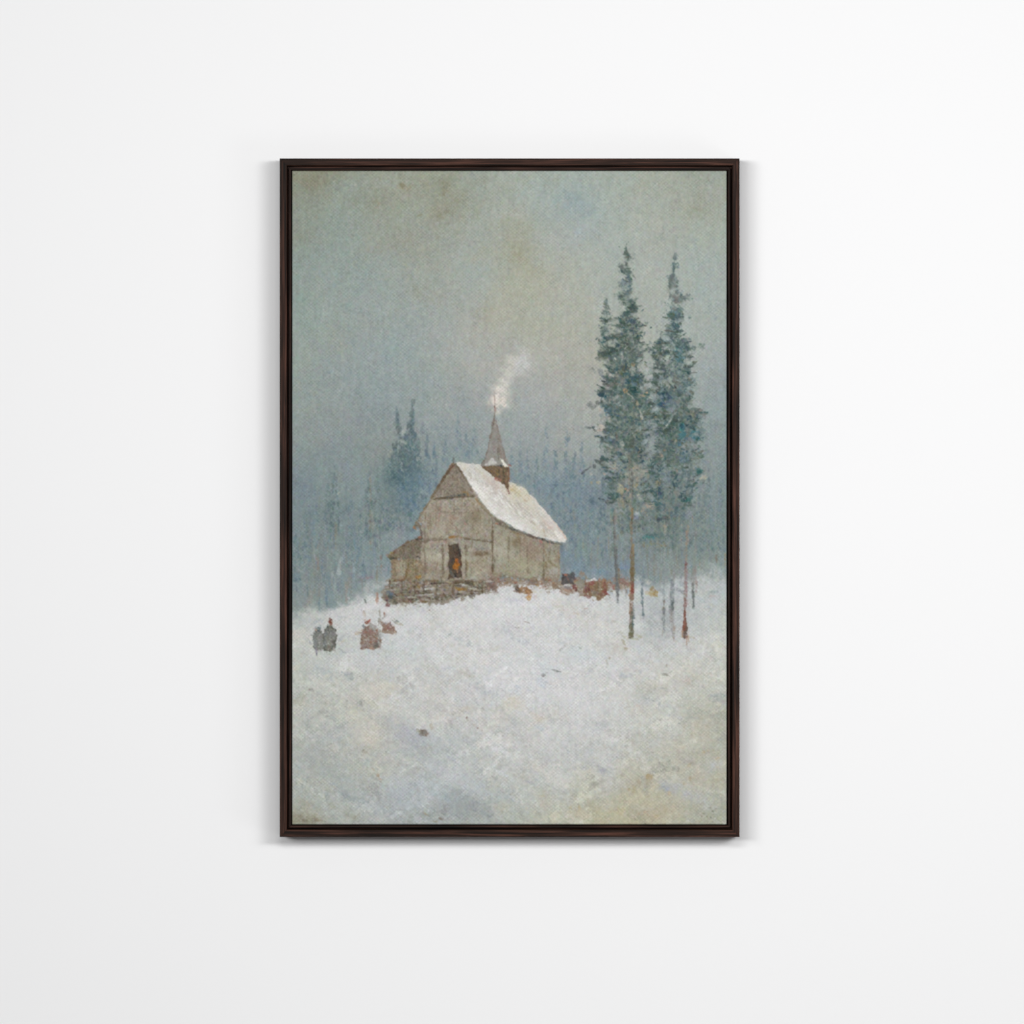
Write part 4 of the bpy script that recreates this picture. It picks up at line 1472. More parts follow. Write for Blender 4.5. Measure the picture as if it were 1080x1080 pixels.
    ink("""
660 261 3 1.6 90 88 108 106 .8
660.6 267 7 2.4 85 84 106 100 .85
662 270 5 3 70 88 112 106 .8
669 268 4 3 60 132 148 138 .6
660.4 276 6 1.6 90 84 104 100 .85
657 282 6 4 30 96 110 102 .85
662 287 8 3.4 60 88 108 100 .85
657 286 3 2 0 84 96 90 .8
663 292 7 3.6 80 76 106 114 .85
659 291 3 3.4 90 158 166 158 .9
669 292 6 1.6 50 108 122 110 .7
667 296 5 1.6 -50 120 132 120 .6
657 298 6 5 0 112 134 148 .8
662 302 7 4 70 76 102 112 .85
656 304 5 3 30 78 100 102 .8
665 305 4 3 20 84 106 112 .8
656 313 6 4 60 72 92 84 .85
660 312 4 4 0 112 122 114 .8
663 315 6 4 70 76 98 92 .85
658 319 3 2.4 0 58 74 68 .85
666 320 6 4 60 72 98 90 .85
668 324 5 3 100 82 104 96 .8
672 323 4 1.8 70 84 106 98 .75
648.6 312.6 3 1.6 -30 118 132 124 .6
655 321 5 4 90 158 168 158 .7
655 328 6 5 30 160 168 158 .7
639.6 318 4 2 90 92 120 112 .8
640 323 6 4 60 90 114 108 .85
642.6 325 4 2.4 60 98 114 108 .8
637 323 3 1.6 20 120 136 126 .6
639 331 7 2.4 90 88 112 106 .85
637.6 337 6 2.6 95 92 114 108 .85
634.6 342 3 1.6 0 96 112 104 .75
642 340 4 1.8 80 164 154 118 .7
646 345 8 5 100 164 170 160 .8
642 349 4 2.4 80 168 172 160 .8
649 337 4 3 0 104 114 106 .8
656 337 6 2.4 0 108 106 82 .7
662 336 4 2 0 100 96 66 .6
667 347 5 4 20 122 126 116 .7
676 344 6 5 20 112 122 114 .75
675 349 4 5 90 158 166 158 .5
637 353 7 4 60 78 106 98 .85
641 358 6 4 40 84 104 100 .8
634 360 5 4 40 96 120 114 .8
658 362 5 2.4 0 66 82 74 .8
662 363.6 3 2 0 56 68 62 .8
645 367 4 4 60 82 98 96 .8
656 373.6 5 1.4 90 168 176 164 .85
649 378.6 3 2 40 176 180 168 .85
645 380 3 3 90 78 94 82 .7
632.4 377 6 3.6 -40 92 106 98 .85
637 374 5 3.4 -50 98 114 108 .8
634 383 6 5 60 166 170 158 .75
637 391 8 4 70 170 170 158 .75
668 383.6 3.6 2.6 80 150 116 60 .9
656 387 5 3 -20 76 82 58 .8
661 388 8 3 30 84 86 58 .8
664 391.6 6 2 30 72 78 52 .8
674 385 4 4 60 158 166 156 .7
680.6 385.4 4 1.8 50 122 112 80 .85
626.6 390.6 7 2 50 128 138 132 .75
634 392 6 3.6 60 112 126 126 .8
636 399 10 4 80 112 124 134 .8
639 405 6 3.4 30 104 100 98 .8
649.6 399.6 3 2 -30 168 140 122 .7
664 400 7 4 110 34 80 94 .85
669 411 6 4 25 26 72 68 .85
659.6 412.4 4 3 60 184 134 76 .9
662.6 415.6 3 1.6 60 190 186 176 .85
665 417 5 1.4 40 172 174 162 .8
635 416.6 7 5 80 26 68 80 .85
630 413.6 5 1.6 30 84 104 104 .7
638 424 7 5 60 60 88 90 .75
650 419 5 4 -40 154 162 152 .8
672 424.6 5 2 70 186 152 112 .8
678 417 5 1.8 20 176 150 102 .8
682 415 4 1.8 80 190 152 100 .8
686 419.4 4 1.4 30 188 166 122 .8
673 431 4 1.6 40 188 172 148 .7
671 437 6 3 20 162 156 146 .8
677 440 10 1.8 75 176 176 160 .8
679 434 4 1.4 -30 180 170 160 .8
626 427 12 5 -4 106 116 108 .8
621.4 428 4 4 30 118 128 120 .7
624 430.4 3 2 60 108 118 110 .7
631 425 4 3 0 80 96 90 .7
633 432 4 4 50 192 176 148 .7
651 438.6 3.4 2 0 40 104 132 .85
643 434 7 4 20 58 102 124 .8
636.6 442 6 5 40 152 160 152 .7
617.4 451 5 3 20 106 120 112 .75
622 451 6 2.4 -10 82 98 96 .8
626 450.6 4 2.6 20 64 82 84 .85
627.6 452 2 1.6 0 196 202 200 .9
628.6 454.4 5 2 30 84 98 92 .8
634.6 450.4 5 3.6 -20 190 178 164 .9
632 454 6 2 -10 188 162 136 .8
637.6 453 3 1.6 60 150 118 96 .6
615 453.6 6 2 60 130 142 134 .5
629.6 467 3 2.4 60 104 112 110 .75
633 466.6 2.4 2 0 112 118 112 .6
638.6 463 8 5 50 88 108 128 .8
650 460 6 2 80 120 102 86 .7
656.6 469 5 2.4 80 178 174 160 .7
664 471 4 2.4 -20 70 84 70 .7
667 466 5 3 -30 68 84 72 .7
643 478 6 3 60 168 156 142 .7
637.6 483.6 7 6 20 52 82 80 .85
632.6 487 5 3.6 -40 84 88 82 .8
627 491.4 5 3 -25 66 78 76 .8
620 494.6 7 2.4 -30 68 80 78 .8
617.4 496 3 1.6 -30 76 88 86 .8
624 499 6 2 -50 160 166 160 .7
676 478 6 3 30 150 118 88 .5
646 490.6 6 4 70 178 162 120 .75
644 494 3 2 0 186 134 118 .7
638.6 500 4 2 20 186 146 130 .7
645 500 5 2 60 170 136 132 .6
624 509 3 2.4 60 176 148 96 .7
631 508.6 4 3 60 178 158 112 .7
615 512 3 2 0 160 150 120 .5
642 506 6 3 20 62 92 98 .8
648 507.6 4 2.4 40 60 84 76 .75
668.6 493.6 3 3 60 190 152 104 .8
670.4 513.6 5 4 60 172 150 92 .75
661 516.6 4 2.4 40 190 130 70 .85
655 515 7 4 60 168 158 124 .8
672 522 4 4 0 186 180 158 .6
656 530 8 4 70 152 138 100 .7
632.6 526 5 1.6 10 50 66 72 .85
636 526.6 4 1.4 20 60 74 78 .8
640 531 7 1.2 55 70 86 92 .8
647 524 8 6 80 72 98 94 .7
643 530 8 3 20 90 88 84 .7
624.4 528.4 7 5 40 84 108 126 .8
622 534 7 4 60 106 128 146 .6
682 532.6 5 2.6 20 178 138 122 .75
686 533.4 4 3 -30 170 152 122 .7
672.6 541 5 2 30 170 180 186 .8
671.6 546 5 2 60 106 120 150 .7
711.4 270 8 1 90 124 138 136 .6
711.6 278 6 3 80 104 126 124 .8
710.4 285 9 1.3 90 86 108 110 .85
714 283 4 2 60 140 156 148 .5
708 293 6 4 80 104 120 112 .8
707 302 16 2.4 92 100 114 106 .8
710 300 8 4 80 116 126 116 .75
714 292.6 4 2.4 60 128 142 132 .7
707 312 14 2 92 98 114 110 .8
714.6 312 6 5 30 132 122 118 .75
718 307.6 7 5 60 150 162 166 .7
721.6 313.6 8 3.6 -20 112 126 122 .85
726 311.6 5 2 -30 120 134 130 .8
720 316.6 4 2 20 128 138 130 .6
713 319 6 4 60 114 114 110 .8
710 325 5 4 30 104 110 106 .75
706 331 7 4 25 98 124 126 .85
712 333 8 4 30 90 116 126 .85
718 330 4 3 60 120 130 124 .7
712.6 338 6 4 30 80 112 128 .85
720 337 4 2 60 132 136 128 .6
705 344 5 2.4 60 92 122 120 .8
712 347 12 5 90 104 128 130 .75
707.6 354 8 3 80 90 122 126 .8
720 350 6 2 70 134 140 134 .5
724 357 6 2 40 146 146 136 .5
708.6 362.6 6 4 90 72 106 110 .85
709.6 356.6 2.4 1.4 0 190 198 190 .85
713.6 359.6 4 2 100 172 172 162 .8
718 363 7 5 40 90 120 122 .8
728 367.4 4 2.4 20 96 126 124 .8
733 366.6 6 2.6 -20 102 128 124 .8
740.6 364.4 4.6 3.4 20 90 122 120 .85
737 366 4 1.4 -20 130 146 138 .7
730 370 4 2 60 170 174 160 .6
716.6 374 12 4 80 62 112 118 .75
721 373 6 2 90 140 130 116 .5
728 376 10 2 90 98 114 108 .7
724.6 380 8 1.4 90 156 166 156 .6
697 355 5 2 80 110 122 114 .75
695 362 6 3 60 96 108 98 .8
692.6 365 5 3 30 92 106 96 .8
689.6 371 6 4 10 106 114 128 .75
684 369 6 3 0 112 124 122 .7
679 370.6 6 3 10 118 130 126 .65
690 374 3 2.4 0 86 96 120 .7
700 372 4 1.6 60 80 88 84 .75
696 380 9 2.4 80 88 94 88 .75
699.6 387 8 3 80 82 92 84 .75
701 394 6 3 70 78 94 86 .75
704 370 6 3 20 132 150 150 .7
687 379 9 6 30 158 168 158 .75
682 391 7 4 20 162 168 158 .75
706 377 8 4 45 158 168 158 .75
692 388 4 2.4 0 166 156 144 .6
686.6 397 5 2 -20 172 174 162 .7
693 398 5 3 60 82 94 112 .6
697 404 8 3 75 146 160 166 .6
712.6 408 6 2 60 70 74 66 .75
701.6 412.4 6 3 80 34 60 68 .8
711 411.6 4 2.6 70 184 148 108 .75
704 418 8 4 100 50 80 100 .7
699.6 426 6 3 110 42 68 104 .75
693 413 6 3 40 66 74 62 .75
697 434 12 1.6 45 60 72 58 .8
707 443.6 10 1.8 -55 174 178 166 .8
703 449 6 1.8 -50 178 180 172 .8
712 436 6 1.4 -40 160 170 162 .7
713 444 6 3 20 54 80 74 .8
705 452 5 3 -20 44 66 56 .8
701 456 4 3 0 58 86 66 .75
719.4 450 5 3 60 28 88 98 .85
720.6 457 8 4.4 95 56 126 134 .85
717 468 6 2.4 110 74 120 146 .8
733.6 457 6 5 20 60 124 136 .8
735 462 4 3 60 36 104 118 .8
741 437.6 6 1.6 20 122 124 112 .8
743 457 5 2 60 150 148 132 .5
736 466 8 4 -30 158 160 144 .5
698 453.6 3 1.6 60 184 156 132 .7
696.6 463 4 2.4 0 180 130 90 .75
697 460 8 1 90 170 124 90 .6
713 464.6 2.4 2 0 166 132 90 .7
701 474.6 3 2 20 168 124 86 .75
697 480 4 2 20 184 146 112 .6
717 474 5 2 40 150 140 112 .6
722 482 8 4 80 98 126 146 .6
705 467 5 3 -30 152 148 138 .5
688 454 4 2 0 176 186 190 .6
689 456 6 4 20 84 96 122 .7
711 454 10 1.2 60 88 108 100 .5
737.6 498 5 4 40 34 100 96 .85
742 502.6 6 2 -30 180 172 150 .75
742.6 507 4 2.4 0 124 140 132 .6
694 509.6 6 4 60 168 136 66 .8
692.4 512 4 2.4 -20 180 134 54 .85
697 505.4 3 1.4 60 196 192 184 .75
714.6 497 4 2 60 164 130 116 .6
708 501 3 1.8 0 66 70 60 .7
693 518.6 6 3 20 48 72 104 .75
692.6 530 14 1.8 90 40 96 98 .8
690 526 6 2.4 40 134 146 150 .6
699.6 522 8 1.8 90 58 104 108 .7
720.6 520 4 2.4 0 40 72 82 .8
722.6 525.4 3 2.4 0 30 44 50 .85
726.6 526.6 5 3 60 50 110 102 .8
722 529 4 2 20 38 84 84 .75
725 523.6 2 1.4 0 160 168 158 .6
696 547.6 6 3 0 62 76 80 .8
702 547 5 3 20 66 90 94 .75
701.6 545.6 4 1.6 20 128 106 104 .6
701.6 555 3 2 60 184 132 92 .8
714 539 10 3 80 72 104 114 .65
741 556 3 1.6 40 150 106 104 .6
729 541 6 1.2 60 158 166 164 .5
686 564 10 3 5 62 100 104 .75
680.6 567 5 2.4 0 54 116 120 .75
692 566 6 2 0 56 112 128 .7
690 573.6 14 2 5 138 128 92 .6
701 552 6 1.6 90 166 162 140 .6
""")
    # drooping boughs along both flanks of the crowns
    for p, tones, n, lo, hi in ((A, base, 220, 320, 530), (C, teal + base, 200, 330, 535), (B, base, 40, 330, 376), (D, base, 26, 360, 394)):
        for k in range(n):
            v = rng.uniform(lo, hi)
            l, r = np.interp(v, p[:, 0], p[:, 1]), np.interp(v, p[:, 0], p[:, 2])
            sgn = -1 if rng.random() < .55 else 1
            e = (l if sgn < 0 else r) - sgn * rng.uniform(-2.5, 7)
            c = np.array(tones[rng.integers(len(tones))], float) - rng.uniform(0, 22)
            dab(e, v, rng.uniform(4, 9.5), rng.uniform(1.1, 2.4), -sgn * rng.uniform(-6, 34) + (0 if sgn > 0 else 0), jit(c, 6), rng.uniform(.55, .9), .3, .8)
        for k in range(n // 2):
            v = rng.uniform(lo, hi)
            l, r = np.interp(v, p[:, 0], p[:, 1]), np.interp(v, p[:, 0], p[:, 2])
            u = rng.uniform(l, r)
            clump = np.array([(62, 82, 78), (50, 80, 86), (70, 84, 72), (72, 90, 98)][rng.integers(4)], float)
            for q in range(5):
                dab(u + rng.normal(0, 2.6), v + rng.normal(0, 1.8), rng.uniform(2, 4.5), rng.uniform(1.2, 2.4), rng.uniform(0, 180), jit(clump, 8), rng.uniform(.35, .7), .3)
    # notches of mist between the tiers of boughs
    for p, lo, hi in ((A, 300, 520), (C, 300, 525), (B, 326, 372)):
        for side in (1, 2):
            v = lo + rng.uniform(0, 10)
            while v < hi:
                e = np.interp(v, p[:, 0], p[:, side])
                s = 1 if side == 1 else -1
                j, i = int((v - CV0) * SC), int(np.clip((e - CU0) * SC, 0, PW - 1))
                for q in range(5):
                    dab(e + s * rng.uniform(-3, 5.5), v + rng.normal(0, 1.4), rng.uniform(4, 9), rng.uniform(1.6, 3.2), s * rng.uniform(10, 40), jit(sky[j, i], 3), rng.uniform(.25, .6), .2, .8)
                v += rng.uniform(9, 19)
    for k in range(30):
        u, v = rng.uniform(642, 738), rng.uniform(345, 540)
        j, i = int((v - CV0) * SC), int((u - CU0) * SC)
        for q in range(3):
            dab(u + rng.normal(0, 2), v + rng.normal(0, 1.5), rng.uniform(2, 5), rng.uniform(1.2, 2.6), rng.uniform(0, 180), jit(sky[j, i], 4), rng.uniform(.3, .65), .2)
    clumps("""
684 374 4 5 0 154 164 156 .7
682 390 4 5 0 156 165 157 .7
706 378 4 3 30 156 166 157 .65
706 402 3 5 90 148 158 150 .6
645 346 3 6 90 160 168 158 .7
636 384 3 4 0 164 170 160 .6
686 444 3 5 0 136 148 146 .5
686 466 4 10 90 134 148 148 .6
639 440 3 4 0 148 156 150 .6
645 478 4 4 0 136 146 140 .5
652 492 4 5 0 138 150 148 .55
666 504 7 6 0 146 144 132 .5
676 496 4 5 0 148 146 136 .5
708 430 3 4 0 132 146 150 .45
714 478 4 4 0 128 140 140 .4
703 508 4 5 0 124 138 142 .4
730 472 4 5 0 138 147 145 .5
""")
    for k in range(190):   # stray leaf marks, light and dark, over the whole group
        u, v = rng.uniform(636, 742), rng.uniform(385, 556)
        t = abs(u - 690) / 55
        if rng.random() < t * t * .8:
            continue
        c = [(168, 160, 138), (64, 88, 88), (150, 158, 152), (84, 104, 92), (92, 116, 130), (150, 138, 116), (120, 112, 100)][rng.integers(7)]
        dab(u, v, rng.uniform(1.2, 3), rng.uniform(.8, 1.6), rng.uniform(0, 180), jit(c, 8), rng.uniform(.35, .75), .3)
    for k in range(150):
        u, v = rng.uniform(640, 745), rng.uniform(500, 600)
        c = [(150, 158, 156), (96, 116, 120), (130, 142, 140), (140, 130, 110)][rng.integers(4)]
        dab(u, v, rng.uniform(6, 18), rng.uniform(.6, 1.4), 90 + rng.normal(0, 3), jit(c), rng.uniform(.25, .5), .2)
    # trunks
    strokes("""
2.4/3 122 114 104 .7 : 648 538 648.6 560 649.4 580
1.2 92 88 78 .6 : 646.8 545 647.4 565 648.4 582
2 150 132 122 .5 : 649.4 536 649.6 552
2.4/4 104 108 104 .8 : 649.6 580 650.4 600 651.4 622
4/2 110 114 112 .75 : 651.4 620 651.8 635
1.6 136 110 72 .6 : 652.6 600 653.2 614
1.2 90 96 98 .7 : 649 588 650 606 650.4 618
1.6 150 128 84 .6 : 655 618 656 624
1.4 96 104 104 .7 : 650.6 624 651 636
1.2/1.6 112 108 88 .6 : 663.6 478 664 500 664.6 520
1 84 92 80 .6 : 666 480 666.4 500 667 525
1.6 168 152 118 .5 : 665 520 665.4 538
2/2.4 152 116 58 .75 : 667 536 666.2 548
1.8 96 72 34 .7 : 666.8 545 665.8 552
1.2 70 66 48 .6 : 666.2 552 666 560
2.4/3 138 116 84 .75 : 665.6 552 666 570 666.8 582
3/4.4 128 104 58 .85 : 667 574 667 590 666.6 606
1.6 156 126 66 .7 : 668 574 668.2 592
4.6/4.8 118 90 44 .85 : 666.6 600 666.6 618
4.8/4.6 144 70 44 .85 : 666.6 615 666.4 630
2 166 60 40 .8 : 667 618 666.6 630
1.4 190 148 96 .7 : 664.8 616 664.6 628
4.2/4.4 144 114 84 .9 : 666.4 629 666.2 648
1.6 112 130 132 .8 : 668.2 636 668 652
4.4/4.6 104 110 84 .9 : 666.2 646 666 662
2 74 108 106 .8 : 667.6 650 667.4 662
1.4 160 122 96 .7 : 664.6 640 664.6 655
4.6/5 104 98 56 .9 : 666 660 665.8 671
1.6 138 120 70 .7 : 665 662 664.4 671
1.4/1.8 118 138 146 .6 : 677.8 572 677.6 598 677.4 618
2/1.6 100 124 130 .8 : 677.2 616 677.8 636 678.4 649
1.6 74 106 112 .7 : 677.6 634 678.4 649
1 150 164 168 .6 : 678.6 650 679.8 664
2/2.4 140 152 150 .6 : 701.4 553 701 580 700.6 600
1.2 150 132 108 .6 : 701 554 701.2 562
2 124 138 138 .55 : 700.6 600 700 634
3/2.2 134 120 102 .8 : 700.6 633 700 646
2.4/2 112 126 130 .8 : 700 644 700.2 662 700.4 668
1.2 160 142 116 .6 : 699.4 664 698.4 670
2.4/3 122 132 132 .6 : 712 560 711.6 590 709.6 616
3.4/4 118 132 134 .75 : 709 612 709.4 630 707.8 646
2 86 100 100 .7 : 709.6 634 708.6 644
4/3.4 150 142 138 .65 : 707.6 644 709.6 660 710.4 674
1.6 168 146 120 .6 : 711.4 662 710.6 672
2 118 100 70 .5 : 708 602 708.6 606
2 160 118 118 .5 : 711 606 711 612
1.8/2.2 150 132 106 .7 : 726 554 724.4 572 723.6 590
1.2 170 116 84 .6 : 724 560 724 574
2.2 148 66 64 .8 : 723.4 592 723.4 602
2.6/3.4 152 128 118 .8 : 723.6 600 723 620 722.8 634
1.6 168 110 120 .6 : 724.4 604 724.4 636
2.6/2 146 98 84 .85 : 722.8 632 722.2 646
2/3.6 140 62 34 .9 : 722.2 644 722.4 656 722.4 664
4/4.4 104 84 66 .85 : 722.6 662 722.4 671
2 160 66 30 .8 : 722.2 656 721.8 664
1.6 190 138 90 .8 : 719.8 666 719.6 671
2 190 140 92 .7 : 726 666 726.4 676
1.6 178 110 66 .6 : 724 672 724.6 680
2.4 134 138 128 .5 : 734 556 733.4 580 732 600
3 136 128 116 .6 : 731.4 600 731 618
3.6/2.4 112 122 116 .8 : 730.6 616 731 630 731.8 641
1.4 92 104 100 .7 : 731 624 731.6 641
1 150 156 150 .5 : 732 641 732.6 648
1.4 150 112 108 .5 : 733.6 598 734 624
1.6 134 116 72 .6 : 755.6 586 756 594
1.6 150 120 70 .7 : 764.6 584 764.8 596
1.2 128 118 84 .4 : 682 575 684 610
1 128 120 92 .4 : 690 578 690 606
1.2 140 130 110 .4 : 696 600 696 628
""", 0.52)
    ink("""
689 625 8 5 10 176 142 66 .85
688 621 5 4 60 158 128 72 .8
691 628 6 2.6 20 166 126 66 .75
684 626 5 3 30 188 166 116 .6
695 620 8 4 60 128 142 146 .6
683 614 6 4 0 196 186 170 .5
718 614 8 5 70 128 138 144 .6
716 622 6 3 40 118 126 132 .6
752 596 6 4 20 176 184 180 .6
744 612 12 2 35 186 194 194 .6
757 616 10 2.4 -30 182 192 192 .6
754 624 10 2.4 -5 140 158 160 .6
754 628.6 9 1.6 0 184 160 152 .6
753 634 12 6 0 178 196 200 .6
648 656 6 2 0 176 170 146 .5
660 673 8 3 20 180 172 140 .6
658 678 5 2 60 164 152 116 .6
660 684 4 3 60 170 150 118 .6
674 671 7 2 20 170 164 130 .6
669 674 6 2 0 172 160 120 .6
656 668 5 2 40 182 172 148 .5
730 672 6 2 20 192 176 146 .5
712 676 4 2 0 182 172 150 .5
""")


def figures():
    # two cloaked walkers
    poly([331, 669, 333, 664.6, 336.6, 664, 340, 666, 341.6, 675, 341, 684, 336, 687, 332, 683, 330.6, 676], (110, 113, 107), .88, .9, .8, .3)
    poly([341.6, 668, 344.6, 661, 347, 658.6, 351, 659, 353.6, 665, 354.6, 675, 353, 684, 347, 687, 342, 686, 341, 677], (96, 98, 90), .9, .9, .8, .3)
    ink("""
334 672 14 5 85 122 124 118 .8
332 679 10 3 80 124 128 126 .75
338 676 14 4 90 138 139 131 .7
343 672 16 3 92 104 118 116 .85
346 676 18 4 92 130 128 112 .85
350 672 16 4 88 136 140 130 .8
352.6 668 12 2.4 88 118 122 114 .8
347.6 682 9 3 95 122 114 98 .75
352 683 7 3 100 158 150 136 .7
340 684 7 3 0 150 150 140 .6
333.4 686.6 6 1.6 80 124 126 144 .8
345.6 660.6 3 2.4 0 62 72 84 .85
337 663.6 4 2.8 20 86 104 112 .85
336 665.6 3 1.6 0 70 84 96 .85
337.6 660 3 2 60 130 150 160 .7
341.4 662 3 1.4 -40 140 132 136 .7
333 664.6 4 2 20 176 140 124 .8
348.6 654.6 3.6 3.2 60 112 52 40 .95
349 657.6 3.6 3 80 140 76 52 .9
347.6 656 2 3 90 128 48 36 .8
348 660 5 1.6 110 156 128 104 .7
345 665 3 2 0 88 92 88 .7
350 664 3 1.6 0 170 158 140 .6
331 675 6 1.6 90 112 118 120 .7
""")
    strokes("""
1 150 150 158 .7 : 325 674 328 679
1 160 162 166 .6 : 357 676 361 672 366 668
.9 156 158 164 .6 : 358 684 362 687 365 689
.9 158 158 156 .5 : 354 678 358 680 360 676
1.2 196 186 164 .5 : 355 682 362 676
""")
    # the woman in the wide cloak
    poly([380.6, 664, 384, 659.6, 391, 657, 397, 660, 401.6, 668, 402, 682, 392, 685, 380.4, 684], (126, 106, 95), .9, .9, .8, .35)
    fleck([381, 664, 386, 660, 396, 661, 401, 668, 401.4, 682, 381, 683], 80, [(150, 108, 96), (158, 140, 128), (132, 118, 104), (140, 96, 82), (154, 150, 144), (128, 124, 116)], (1.1, 2.2), .65)
    ink("""
387 655.4 4.6 3.4 -20 150 76 52 .95
389.6 654.6 3 1.4 -40 170 60 40 .8
385 654 2.4 1.6 0 196 122 100 .6
384 660.4 4 3 20 112 122 124 .85
386 662 6 2 40 96 74 66 .75
391 667 6 3 20 150 100 88 .75
394 670 6 3 60 152 106 82 .75
383 670 8 3 90 150 116 108 .7
383 681 5 4 0 150 128 140 .7
390 681 6 3 20 128 126 96 .75
396.6 680.6 5 4 40 96 96 90 .8
395 683 6 1.6 0 120 112 96 .7
391.6 684 4 2 0 178 138 108 .7
400.6 674 14 3 90 152 156 158 .8
396 662 8 4 30 176 180 182 .75
391 660 8 4 20 170 176 176 .7
377.6 667.4 6 2.6 -10 190 166 132 .7
379 664 3 2 60 196 176 160 .6
""")
    # the low sledge with posts behind her
    poly([402, 657, 410, 656, 414, 660, 417, 667, 410, 669, 403, 668], (136, 114, 102), .9, .8, .9, .35)
    ink("""
408 657.4 9 2 10 120 112 110 .8
406 661 6 2.4 40 158 108 94 .75
410 662 6 2.4 30 146 96 86 .75
409 667 10 2.4 5 158 140 116 .75
416.6 667.6 4 1.6 60 188 156 126 .7
412 659 3 1.6 20 96 94 100 .7
416 656 6 1.4 40 150 146 134 .7
419 655.4 4 1.6 10 96 100 104 .8
421.4 657.6 5 2.4 20 178 168 138 .8
416 653 3 1.4 60 150 142 124 .6
399.6 655 6 2.4 110 134 124 106 .8
404 652 9 1.6 -40 150 146 142 .7
405.4 648 5 2 80 160 116 96 .8
400.6 646 10 1.6 88 146 134 114 .8
384 646 6 1.8 60 150 138 112 .75
384.4 649 6 2.4 80 196 182 166 .7
382.6 643 3 1.6 0 158 156 156 .6
398 629.6 6 2 95 176 116 86 .8
397.6 633 5 2.6 90 186 122 96 .75
407.4 632 8 2.4 80 140 96 84 .85
408 638 7 3.6 90 134 92 84 .85
406 629 5 1.6 60 110 92 84 .7
408 633 4 1.8 0 70 72 84 .8
413 631 5 1.8 0 120 110 108 .6
418 634 7 5 10 116 110 88 .8
417.6 635.6 4 2 0 84 82 64 .8
411 626 6 3 30 90 124 152 .75
412 630 4 3 0 70 92 104 .7
384.4 633 5 2.4 90 112 116 108 .8
385.6 635 4 2 60 120 124 116 .7
378 634 14 3 -28 168 170 176 .6
392 640 16 5 -10 212 213 212 .8
412 643 10 4 -20 206 206 206 .7
424 640 12 4 -25 200 196 178 .6
402 641 8 4 10 210 212 212 .7
416 648 10 3 -20 212 212 210 .6
""")


# unseen area lamps fitted to the wall's tones, with an added low fill: name, place, aim, width, height, watts
LAMPS = [
    ('area_lamp', (-2.75, -7.40, 0.55), (0.08, 0, 0), 2.60, 0.60, 180.0),
    ('area_lamp', (1.62, -4.31, 0.59), (1.20, 0, 0), 1.70, 0.47, 76.0),
    ('area_lamp', (-0.10, -3.08, 0.55), (1.00, 0, 0), 0.92, 0.30, 25.0),
    ('area_lamp', (3.04, -5.36, 1.06), (0.60, 0, 0), 2.17, 0.87, 42.0),
    ('area_lamp', (-3.00, -6.25, 1.14), (1.19, 0, 0), 2.00, 0.67, 48.0),
    ('area_lamp', (5.20, -4.20, -2.20), (0.90, 0, -0.4), 2.00, 2.00, 34.0),  # added fill from low right, brightens the right and bottom of the wall
]
AMBIENT = 0.09


paint()

# ------------------------------------------------------------------ scene helpers
def X(u):
    return (u - 540.0) * MM


def Z(v):
    return (540.0 - v) * MM


def lin(c):
    c = np.asarray(c, np.float64) / 255.0
    return np.where(c <= 0.04045, c / 12.92, ((c + 0.055) / 1.055) ** 2.4)


def link(o, parent=None):
    col.objects.link(o)
    if parent is not None:
        o.parent = parent
    return o


def mesh_obj(name, verts, faces, mat, parent=None, smooth=False):
    me = bpy.data.meshes.new(name)
    me.from_pydata(verts, [], faces)
    me.update()
    if smooth:
        me.polygons.foreach_set('use_smooth', [True] * len(me.polygons))
    me.materials.append(mat)
    return link(bpy.data.objects.new(name, me), parent)


def new_mat(name):
    m = bpy.data.materials.new(name)
    m.use_nodes = True
    nt = m.node_tree
    b = nt.nodes['Principled BSDF']
    return m, nt, b


def nd(nt, kind, **kw):
    n = nt.nodes.new(kind)
    for k, v in kw.items():
        if k in n.inputs:
            n.inputs[k].default_value = v
        else:
            setattr(n, k, v)
    return n


def math_node(nt, op, a, b=None):
    n = nt.nodes.new('ShaderNodeMath')
    n.operation = op
    for k, v in enumerate((a, b)):
        if v is None:
            continue
        if isinstance(v, (int, float)):
            n.inputs[k].default_value = v
        else:
            nt.links.new(v, n.inputs[k])
    return n.outputs[0]


# ------------------------------------------------------------------ materials
def wall_material():
    m, nt, b = new_mat('white wall paint')
    b.inputs['Base Color'].default_value = (0.82, 0.82, 0.822, 1)
    b.inputs['Roughness'].default_value = 0.85
    b.inputs['Specular IOR Level'].default_value = 0.15
    tc = nd(nt, 'ShaderNodeTexCoord')
    n = nd(nt, 'ShaderNodeTexNoise', Scale=420.0, Detail=3.0)
    nt.links.new(tc.outputs['Object'], n.inputs['Vector'])
    bp = nd(nt, 'ShaderNodeBump', Strength=0.05, Distance=0.0004)
    nt.links.new(n.outputs['Fac'], bp.inputs['Height'])
    nt.links.new(bp.outputs['Normal'], b.inputs['Normal'])
    return m


